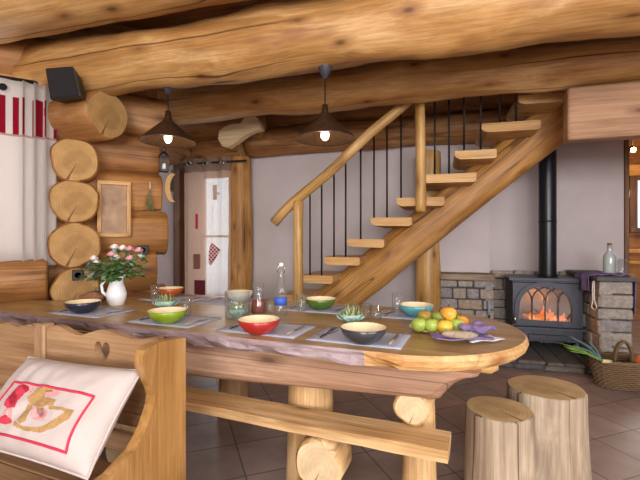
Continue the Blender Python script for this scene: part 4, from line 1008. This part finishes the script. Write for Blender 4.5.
# cutlery
def fork_b(name, lab, q, n):
    r = root(name, lab, 'fork', AT, (q, n, ZM), 'forks on the placemats'); m_ = MB(); z = ZM+.004
    m_.tube([(q, n-.095, z), (q, n-.03, z), (q, n+.03, z+.004)], [.005, .004, .003], 6, flatten=.5)
    m_.box((q, n+.045, z+.003), (.02, .03, .002), bev=.0006)
    for k in (-1, 0, 1): m_.box((q+k*.008, n+.078, z+.004), (.0035, .04, .002), bev=.0005)
    m_.build('fork_body', 'darksteel', r); return r
def knife_b(name, lab, q, n):
    r = root(name, lab, 'knife', AT, (q, n, ZM), 'knives on the placemats'); z = ZM+.004
    m_ = MB(); m_.tube([(q, n-.095, z), (q, n-.05, z), (q, n, z)], [.005, .006, .005], 8, flatten=.6); m_.build('handle', M['bonehandle'], r)
    m_ = MB(); m_.prism([(q-.006, n-.002), (q+.006, n-.002), (q+.008, n+.06), (q+.002, n+.1), (q-.006, n+.1)], z-.001, z+.001, 'xy'); m_.build('blade', 'steel', r); return r
fk = kn = None
for q, n, lab in mats[:4]+mats[4:]:
    bwl = lab.replace('under ', '')
    near = n < 2; a, b = (-.155, .155) if near else (.155, -.155)
    lf, lk = 'dark fork lying left of '+bwl, 'wooden handled knife lying right of '+bwl
    if not near: lf, lk = 'dark fork lying right of '+bwl, 'wooden handled knife lying left of '+bwl
    if fk is None: fk = fork_b('fork', lf, q+a, n); kn = knife_b('table_knife', lk, q+b, n)
    else: dup(fk, f2w(AT, q+a, n, ZM), R(AT)+(0 if near else PI), lf); dup(kn, f2w(AT, q+b, n, ZM), R(AT)+(0 if near else PI), lk)
# bowls
def bowl(px, py, hexc, lab, z0=ZM, ins='cream', rr=.1):
    c = onz(px, py, z0+.066); r = root('bowl', lab, 'bowl', 0, (c.x, c.y, z0), 'ceramic bowls on the placemats')
    m_ = MB(); P = [(0, .002), (.042, 0), (.045, .003), (.07, .016), (.09, .04), (.099, .066), (.0965, .0675)]
    m_.shell([(a*rr/.1, b) for a, b in P], (c.x, c.y, z0), 40); m_.build('glazed_outside', glaze('glaze_'+hexc, hexc), r)
    m_ = MB(); P = [(.0965, .0675), (.094, .066), (.085, .042), (.066, .02), (.04, .009), (0, .007)]
    m_.shell([(a*rr/.1, b) for a, b in P], (c.x, c.y, z0), 40); m_.build('inside', ins, r)
bowl(83, 301.5, '2a2c3c', 'navy bowl with cream inside at the far left of the near row')
bowl(167.5, 310, '86a024', 'lime green bowl in the near row')
bowl(259, 319, 'a82c28', 'red bowl in the near row, in front of the carafe')
bowl(363.5, 327, '3c3e44', 'dark grey bowl on the mat nearest the rounded table end')
bowl(170, 288, 'b0501c', 'orange bowl in the far row, behind the green artichoke holder')
bowl(239, 291.5, 'e0ddd8', 'white bowl in the far row, behind the glass vase')
bowl(320.5, 298.5, '4e6a24', 'olive green bowl in the far row, in front of the stairs')
bowl(416, 304.5, '58a0a8', 'teal blue bowl in the far row behind the fruit plate')
# tumblers
gl = None
tum = [(186, 316, 1.0, 'clear tumbler right behind the lime green bowl'), (155, 303, 1.25, 'clear tall glass left of the orange bowl'), (301.5, 311.5, 1.05, 'clear tumbler left of the olive green bowl'), (397, 316, 1.3, 'clear glass left of the teal bowl'),
       (376, 321, .8, 'small clear glass behind the dark grey bowl'), (270.5, 313, .85, 'small clear glass between carafe and water bottle'), (99, 300, .95, 'clear tumbler between navy bowl and white jug'), (366, 319, .8, 'small clear glass right beside the artichoke holder')]
for px, py, k, lab in tum:
    c = onz(px, py, ZM if lab.count('tall') else Z); c.z = ZM+.0008
    if gl is None:
        gl = root('tumbler', lab, 'glass', 0, c, 'clear drinking glasses on the table')
        m_ = MB(); m_.shell([(0, 0), (.026, 0), (.029, .003), (.036, .098), (.0345, .098), (.028, .01), (0, .01)], c, 24); m_.build('glass_body', 'glass', gl); o = gl
    else: o = dup(gl, c, None, lab)
    o.scale = (1 if k < 1.2 else .85, 1 if k < 1.2 else .85, k)
# artichoke candle holders
def petals(m_, c, R0, h, n, rows, tilt0, seed):
    rnd = random.Random(seed)
    for k in range(rows):
        rr = R0*(1-.27*k); hh = h*(.62+.2*k)
        for i in range(n-k):
            a = 2*PI*(i+.5*k)/(n-k); d = Vector((math.cos(a), math.sin(a), 0)); t = Vector((-d.y, d.x, 0)); w = 2.1*rr/(n-k)*2.3
            vs = []
            for j in range(7):
                s = j/6; out_ = .35*R0*(1-.2*k)+rr*.75*math.sin(s*1.9)/math.sin(1.9) if s > 0 else .2*R0
                z = hh*s; ww = w*math.sin(min(1, s*1.15+.1)*PI)**.6*.5+.0005
                p = c+d*out_+Vector((0, 0, z+.004)); vs += [p-t*ww-d*.0, p+d*ww*.45, p+t*ww]
            fs = [[j*3+q, j*3+q+1, j*3+q+4, j*3+q+3] for j in range(6) for q in (0, 1)]
            m_.add(vs, fs, None, 0, True)
def arti(c, R0, h, lab, grp=True, mt=('lotusglass', 'lotusgreen')):
    r = root('candle_holder', lab, 'candle holder', 0, c, 'artichoke shaped candle holders'); c = Vector(c)
    m_ = MB(); petals(m_, c, R0, h, 9, 1, 0, 1); m_.shell([(0, .002), (R0*.5, 0), (R0*.75, .018), (R0*.92, .045), (R0*.86, .045), (R0*.6, .02), (0, .012)], c, 20); m_.build('outer_petals', mt[0], r, solid=.0018)
    m_ = MB(); petals(m_, c, R0*.74, h*1.35, 8, 3, 0, 2); m_.build('inner_petals', mt[1], r, solid=.0015)
c = onz(351, 322, Z); arti(c, .07, .075, 'teal and green artichoke shaped candle holder behind the dark grey bowl')
c = onz(166, 307.5, Z); arti(c, .07, .075, 'green artichoke shaped candle holder between the lime and orange bowls')
c = onz(237.5, 318, Z); arti((c.x, c.y, Z+.008), .052, .085, 'artichoke shaped candle holder standing inside the clear glass vase')
m_ = MB(); m_.shell([(0, 0), (.066, 0), (.07, .004), (.072, .15), (.070, .15), (.066, .006), (0, .006)], (c.x, c.y, Z), 36); solo(m_, 'glass_vase', 'glass', 'wide clear glass vase left of the carafe', 'vase', 0, (c.x, c.y, Z))
# carafe
c = onz(258.5, 314, Z)
r = root('carafe', 'clear glass carafe of red juice with flared lip', 'carafe', 0, c)
m_ = MB(); m_.shell([(0, 0), (.042, 0), (.047, .006), (.044, .06), (.028, .115), (.024, .14), (.036, .178), (.0345, .178), (.0225, .14), (.026, .115), (.042, .06), (.044, .01), (0, .008)], c, 32); m_.build('glass_body', 'glass', r)
m_ = MB(); m_.lathe([(0, .009), (.042, .01), (.041, .055), (.036, .085), (0, .086)], c, 28); m_.build('juice', 'juice', r)
# swing-top bottle
c = onz(281, 316, Z)
r = root('water_bottle', 'clear swing-top water bottle with a blue label', 'bottle', 0, c)
m_ = MB(); m_.shell([(0, .006), (.033, 0), (.037, .006), (.037, .14), (.034, .165), (.018, .21), (.0135, .25), (.0125, .275), (.016, .278), (.016, .288), (.011, .288)], c, 32); m_.build('glass_body', 'glass', r)
m_ = MB(); m_.lathe([(.0125, .286), (.015, .292), (.013, .305), (.0, .309)], c, 18); m_.build('stopper', 'white', r)
m_ = MB()
for s_ in (-1, 1): m_.tube([(c.x+s_*.017, c.y-.004, c.z+.25), (c.x+s_*.022, c.y-.008, c.z+.275), (c.x+s_*.015, c.y-.002, c.z+.302)], .0018, 6)
m_.build('wire_clasp', 'steel', r)
m_ = MB(); m_.add([(c.x+.0378*math.cos(t), c.y+.0378*math.sin(t), c.z+z) for z in (.065, .115) for t in [R(190+16*k) for k in range(10)]], [[k, k+1, k+11, k+10] for k in range(9)]); m_.build('label', 'label', r, solid=.0008)
# jug with flowers
c = onz(116.5, 305, Z)
r = root('jug', 'white glazed jug holding the flowers', 'jug', 0, c)
m_ = MB(); m_.shell([(0, .002), (.042, 0), (.046, .004), (.060, .04), (.064, .075), (.054, .115), (.042, .15), (.041, .175), (.05, .20), (.047, .20), (.038, .175), (.039, .15), (.05, .115), (.058, .07), (.04, .01), (0, .008)], c, 40)
for v in m_.v:
    d = v-c
    if d.z > .165 and d.x > .02: v.x += (d.z-.165)*.5*max(0, 1-abs(d.y)/.03); v.z += (d.z-.165)*.25*max(0, 1-abs(d.y)/.03)
m_.build('body', 'white', r)
m_ = MB(); m_.tube([(c.x-.042, c.y-.005, c.z+.165), (c.x-.075, c.y-.008, c.z+.168), (c.x-.096, c.y-.01, c.z+.135), (c.x-.09, c.y-.01, c.z+.09), (c.x-.06, c.y-.005, c.z+.06)], [.009, .0085, .008, .008, .009], 10, flatten=1.2); m_.build('handle', 'white', r)
fl = root('flower_bouquet', 'bouquet of pink and white flowers with green leaves in the white jug', 'flowers', 0, (c.x, c.y, c.z+.17))
rnd = random.Random(12); top = c+Vector((0, 0, .18)); st_ = MB(); lf = MB(); lp = MB()
def leafm(m_, p, d, ln, w, seed):
    d = d.normalized(); s = d.cross(Vector((0, 0, 1))); s = s.normalized() if s.length > .1 else Vector((1, 0, 0)); up = s.cross(d); vs = []
    for j in range(6):
        t = j/5; ww = w*math.sin(PI*min(.98, t*.9+.06))**.8; q = p+d*ln*t-Vector((0, 0, 1))*ln*.22*t*t
        vs += [q-s*ww+up*ww*.25, q, q+s*ww+up*ww*.25]
    m_.add(vs, [[j*3+k, j*3+k+1, j*3+k+4, j*3+k+3] for j in range(5) for k in (0, 1)])
blooms = []
for i, (px, py, col) in enumerate([(114.5, 246.5, 'w'), (122.5, 247.5, 'w'), (129.5, 248.5, 'p'), (111.5, 254, 'p'), (130, 258, 'p'), (138.5, 250, 'p'), (116, 257, 'w'), (97, 262, 'w'), (94, 258, 'w'), (141, 255, 'w')]):
    p = atY(px, py, c.y+rnd.uniform(-.05, .06)); blooms.append((p, col)); st_.tube([c+Vector((0, 0, .15)), top+(p-top)*.4+Vector((0, 0, .02)), p], .0022, 5)
for i in range(270):
    a = rnd.uniform(0, 2*PI); rr = rnd.uniform(.01, .13)**.9; hh = rnd.uniform(.0, .155)*(1-.5*rr/.15)
    p = top+Vector((math.cos(a)*rr*1.15-.012, math.sin(a)*rr*.8, .0+hh)); leafm(lf if i % 4 else lp, p, Vector((math.cos(a), math.sin(a), rnd.uniform(-.5, .9))), rnd.uniform(.035, .06), rnd.uniform(.012, .02), i)
for px, py in ((144, 261), (138, 263), (92, 268), (99, 272), (135, 270), (104, 266), (108, 270)):
    p = atY(px, py, c.y); d = (p-top); leafm(lf, top+d*.45, d, d.length*.8, .02, px)
for p, col in blooms:
    for k in range(9):
        a = rnd.uniform(0, 2*PI); leafm(lf if k % 3 else lp, p+Vector((.012*math.cos(a), .012*math.sin(a), -.012-rnd.uniform(0, .035))), Vector((math.cos(a), math.sin(a), rnd.uniform(-.6, .5))), rnd.uniform(.03, .05), .013, k)
st_.build('stems', 'leaf', fl); lf.build('leaves', 'leaf', fl, solid=.0008)['kind'] = 'stuff'; lp.build('pale_leaves', 'leafpale', fl, solid=.0008)['kind'] = 'stuff'
for i, (p, col) in enumerate(blooms):
    m_ = MB(); rnd2 = random.Random(i)
    m_.blob(p, (.019, .019, .018), bumpy=.3, seed=i); petals(m_, p-Vector((0, 0, .02)), .026 if col == 'p' else .023, .034, 7, 2, 0, i); m_.build('bloom', 'petalpink' if col == 'p' else 'petalwhite', fl, solid=.001)
# bread behind the navy bowl
c = onz(86, 305, Z); m_ = MB(); m_.blob((c.x, c.y+.1, Z+.04), (.085, .06, .04), bumpy=.35, seed=3, nu=22, nv=14); solo(m_, 'bread_roll', 'bread', 'brown crusty bread behind the navy bowl', 'bread', 0, (c.x, c.y+.1, Z))
# fruit plate
c = onz(438, 328, Z+.012)
r = root('fruit_plate', 'pale plate under the apples near the rounded table end', 'plate', 0, (c.x, c.y, Z)); m_ = MB()
m_.shell([(0, .002), (.07, 0), (.075, .002), (.13, .014), (.138, .019), (.136, .021), (.12, .017), (.075, .007), (0, .006)], (c.x, c.y, Z), 44); m_.build('dish', 'cream', r)
fr_ = [(419.5, 324.5, .2, 'fruitgreen', 'green apple at the left end of the fruit plate', -.045), (432, 325.5, .2, 'fruitgreen', 'green apple second from the left on the plate', -.06), (445, 327, .2, 'fruityellow', 'yellow-orange apple at the front of the plate', -.07), (456, 325.5, .2, 'fruitgreen', 'green apple at the front right, before the yellow one', -.035),
       (460.5, 322.5, .2, 'fruityellow', 'yellow and red apple at the right end of the plate', .02), (425, 316.5, .2, 'fruitred', 'red-green apple at the back left of the plate', .055), (439, 318, .2, 'fruitgreen', 'green apple in the middle back of the plate', .04), (448.5, 313.5, .2, 'fruityellow', 'yellow-orange apple on top of the pile', 0)]
for i, (px, py, _, mt, lab, dy) in enumerate(fr_):
    top_ = i == 7; rr = .037 if not top_ else .036; zc_ = Z+.013+rr*.95 if not top_ else Z+.102
    p = onz(px, py, zc_); r = root('apple', lab, 'apple', 0, (p.x, p.y, zc_-rr*.95), 'apples on the fruit plate')
    m_ = MB(); P = []
    for k in range(13):
        t = PI*k/12; x = math.sin(t); z = -math.cos(t); P.append((rr*x*(1+.07*z), rr*z*.93-(.12*rr*(1-x)**3 if z > 0 else -.05*rr*(1-x)**3)))
    m_.shell(P, (p.x, p.y, zc_), 22); m_.g = [g+Vector((i*1.7, i, 0)) for g in m_.g]; m_.build('flesh', mt, r)
    m_ = MB(); m_.tube([(p.x, p.y, zc_+rr*.7), (p.x+.003, p.y, zc_+rr*1.15)], .0015, 5); m_.build('stem', 'rod', r)
# napkins and sausage
c = onz(463, 340, Z)
def nap(cx, cy, w, h, ang, z0, am, seed):
    def f(u, v):
        x, y = (u-.5)*w, (v-.5)*h; ca, sa = math.cos(ang), math.sin(ang); k = noise.noise(Vector((u*4+seed, v*4, 0)))
        x2, y2 = x*(1+.12*k), y*(1+.2*noise.noise(Vector((u*3, seed, v*2))))
        return Vector((cx+x2*ca-y2*sa, cy+x2*sa+y2*ca, z0+am*(.55+.45*math.sin(u*9+v*5+seed))*(.5+k*.5)+am*.35))
    return f
p = onz(481, 340.5, Z); m_ = MB(); m_.sheet(nap(p.x, p.y, .16, .10, R(14), Z+.003, .012, 5), 22, 14); solo(m_, 'cloth_napkin', 'whitecloth', 'crumpled white cloth under the purple napkin', 'cloth', 0, (p.x, p.y, Z), solid=.003)
p = onz(461, 341, Z+.01); m_ = MB(); m_.sheet(nap(p.x, p.y, .24, .095, R(4), Z+.018, .018, 2), 26, 14)
m_.sheet(nap(p.x+.085, p.y+.04, .13, .10, R(30), Z+.03, .045, 8), 20, 14); solo(m_, 'cloth_napkin', 'purple', 'folded purple napkin beside the fruit plate', 'cloth', 0, (p.x, p.y, Z), solid=.004)
p = onz(460, 336.5, Z+.04); m_ = MB(); pts = [(p.x-.075+.15*i/8, p.y+.004*math.sin(i), Z+.052-.001*i) for i in range(9)]; m_.tube(pts, [.006, .014, .016, .017, .0165, .0165, .016, .012, .005], 12); solo(m_, 'dry_sausage', 'sausage', 'pale dried sausage lying on the purple napkin', 'sausage', 0, (p.x, p.y, Z+.03))

# ------------------------------------------------------------------ basket with leeks
bc = Vector((2.49, 3.285, 0)); ba = 14
r = root('wicker_basket', 'oval wicker basket with arched handle in front of the stone pillar', 'basket', 0, (bc.x, bc.y, 0)); RB, RS = .25, .15
m_ = MB(); 
def bp(a, z): k = .80+.20*min(1, z/.2)**.7; return Vector((bc.x+RB*k*math.cos(a), bc.y+RS*k*math.sin(a), z))
for row in range(13):
    z = .012+row*.0165; m_.tube([bp(2*PI*i/96, z)+Vector((math.cos(2*PI*i/96), math.sin(2*PI*i/96), 0))*(.005*math.cos(PI*(i/2+row))) for i in range(96)], .0085, 6, closed=True)
m_.tube([bp(2*PI*i/60, .225)+Vector((0, 0, .004*math.sin(i*2.1))) for i in range(60)], .013, 8, closed=True)
for i in range(24): a = 2*PI*i/24; m_.tube([bp(a, .005), bp(a, .1), bp(a, .225)], .006, 6)
m_.lathe([(.0, .004), (RS*.78, .006), (RS*.8, .014), (0, .016)], (bc.x, bc.y, 0), 24)
for v in m_.v:
    pass
m_.build('woven_body', 'wicker', r)
m_ = MB()
for s_ in (-.008, .008):
    m_.tube([(bc.x-.055+.075*math.cos(t*PI/14), bc.y-RS*.5+s_, .21+.175*math.sin(t*PI/14)) for t in range(15)], .011, 8)
m_.build('handle', 'wicker', r)
lk = root('leek_bunch', 'bunch of leeks with splayed green leaves lying on the basket', 'leeks', 0, (bc.x-.1, bc.y, .23))
base = atY(602, 361, bc.y-.12)
def leekl(tipx, tipy, dY, mt, w=.014, nm='leek_leaf'):
    t = atY(tipx, tipy, bc.y-.14+dY); m2 = MB(); mid = base+(t-base)*.5+Vector((0, 0, .02)); m2.tube([base+(mid-base)*s/4*1.0 for s in range(4)]+[mid+(t-mid)*s/4 for s in range(5)], [.012, .013, .013, .012, .012, w, w*.9, w*.6, .002], 8, flatten=.4); m2.build(nm, mt, lk)
for i, (x, y, m2) in enumerate([(560, 343, 'leekgreen'), (566, 348, 'leekgreen'), (563, 346, 'leekgreen'), (570, 336, 'leekblue'), (578, 340, 'leekblue'), (573, 345, 'leekblue'), (588, 341, 'leekblue'), (585, 350, 'leekgreen'), (569, 351, 'leekgreen')]): leekl(x, y, .02*(i % 4)-.03, m2)
m2 = MB(); m2.tube([base, base+Vector((.05, .01, -.005)), base+Vector((.09, .02, -.01))], [.014, .016, .012], 10); m2.build('leek_shaft', 'leekwhite', lk)
for dx, dy, lab in ((.105, -.03, 'orange squash showing over the basket rim on the right'), (.175, .05, 'second orange squash behind, at the right end of the basket')):
    m2 = MB(); m2.blob((bc.x+dx, bc.y+dy, .195), (.05, .045, .045), nu=18, nv=12); solo(m2, 'squash', 'orange', lab, 'vegetable', 0, (bc.x+dx, bc.y+dy, .15), 'vegetables in the basket')

# ------------------------------------------------------------------ light
w = bpy.data.worlds.new('day'); sc.world = w; w.use_nodes = True
bg = w.node_tree.nodes['Background']; bg.inputs['Color'].default_value = (.86, .92, 1, 1); bg.inputs['Strength'].default_value = 1.6
def area(name, ang, q, n, z, sx, sy, e, col, look, spread=None):
    l = bpy.data.lights.new(name, 'AREA'); l.shape = 'RECTANGLE'; l.size = sx; l.size_y = sy; l.energy = e; l.color = col
    o = bpy.data.objects.new(name, l); COL.objects.link(o); o.location = f2w(ang, q, n, z); d = Vector(look)-o.location; o.rotation_euler = d.to_track_quat('-Z', 'Y').to_euler(); return o
area('daylight_rear_left', AU, -2.8, nb+.14, 1.75, 2.9, 1.5, 300, (.97, .97, 1), f2w(AU, -1.6, 4, 1.1))
area('daylight_rear_right', AU, .7, nb+.14, 1.75, 2.9, 1.5, 330, (1, .98, .96), f2w(AU, .9, 4, 1.1))
area('fill_right', AU, 2.95, -.95, 1.6, 2.7, 1.5, 110, (1, .98, .95), f2w(AU, 0, 1.2, .6))  # added fill at the unseen right wall, brightens floor and stairs
area('fill_overhead', AU, -.4, -.9, 2.93, 2.6, 1.8, 95, (1, .985, .96), f2w(AU, -.3, .8, 0))  # added fill below the closed ceiling, lights bench, table and floor from above
area('daylight_left', AV, -1.1, YV+.5, 1.75, 1.3, 1.3, 60, (.93, .96, 1), f2w(AV, -1.0, 1, 1.2))
area('daylight_door', AU, (qdl+qdr)/2, NW+.5, 1.3, .9, 1.9, 22, (.95, .97, 1), f2w(AU, -2.6, 2.5, .8))
area('daylight_kitchen', AU, 3.4, 7.0, 1.8, 1.2, .8, 20, (.95, .97, 1), f2w(AU, 3, 5, 1))
l = bpy.data.lights.new('kitchen_glow', 'POINT'); l.energy = 26; l.color = (1, .66, .32); l.shadow_soft_size = .1; lo = bpy.data.objects.new('kitchen_glow', l); COL.objects.link(lo); lo.location = f2w(AU, 2.7, 5.9, 2.2)
l = bpy.data.lights.new('fire_glow', 'POINT'); l.energy = 14; l.color = (1, .42, .12); l.shadow_soft_size = .06; lo = bpy.data.objects.new('fire_glow', l); COL.objects.link(lo); lo.location = f2w(AU, sc_, SF+.12, .62)

# ------------------------------------------------------------------ camera
cam = bpy.data.cameras.new('camera'); co = bpy.data.objects.new('camera', cam); COL.objects.link(co); sc.camera = co
co.location = (0, 0, H); co.rotation_euler = (PI/2, 0, 0); cam.sensor_width = 36; cam.lens = 36*F/640; cam.clip_start = .05
sc.view_settings.view_transform = 'Standard'; sc.view_settings.look = 'None'; sc.view_settings.gamma = 1; sc.view_settings.use_curve_mapping = False
sc.view_settings.exposure = 0.0
sc.cycles.use_denoising = True; sc.cycles.max_bounces = 8; sc.cycles.transparent_max_bounces = 16; sc.cycles.sample_clamp_indirect = 6
sc.cycles.caustics_reflective = False; sc.cycles.caustics_refractive = False
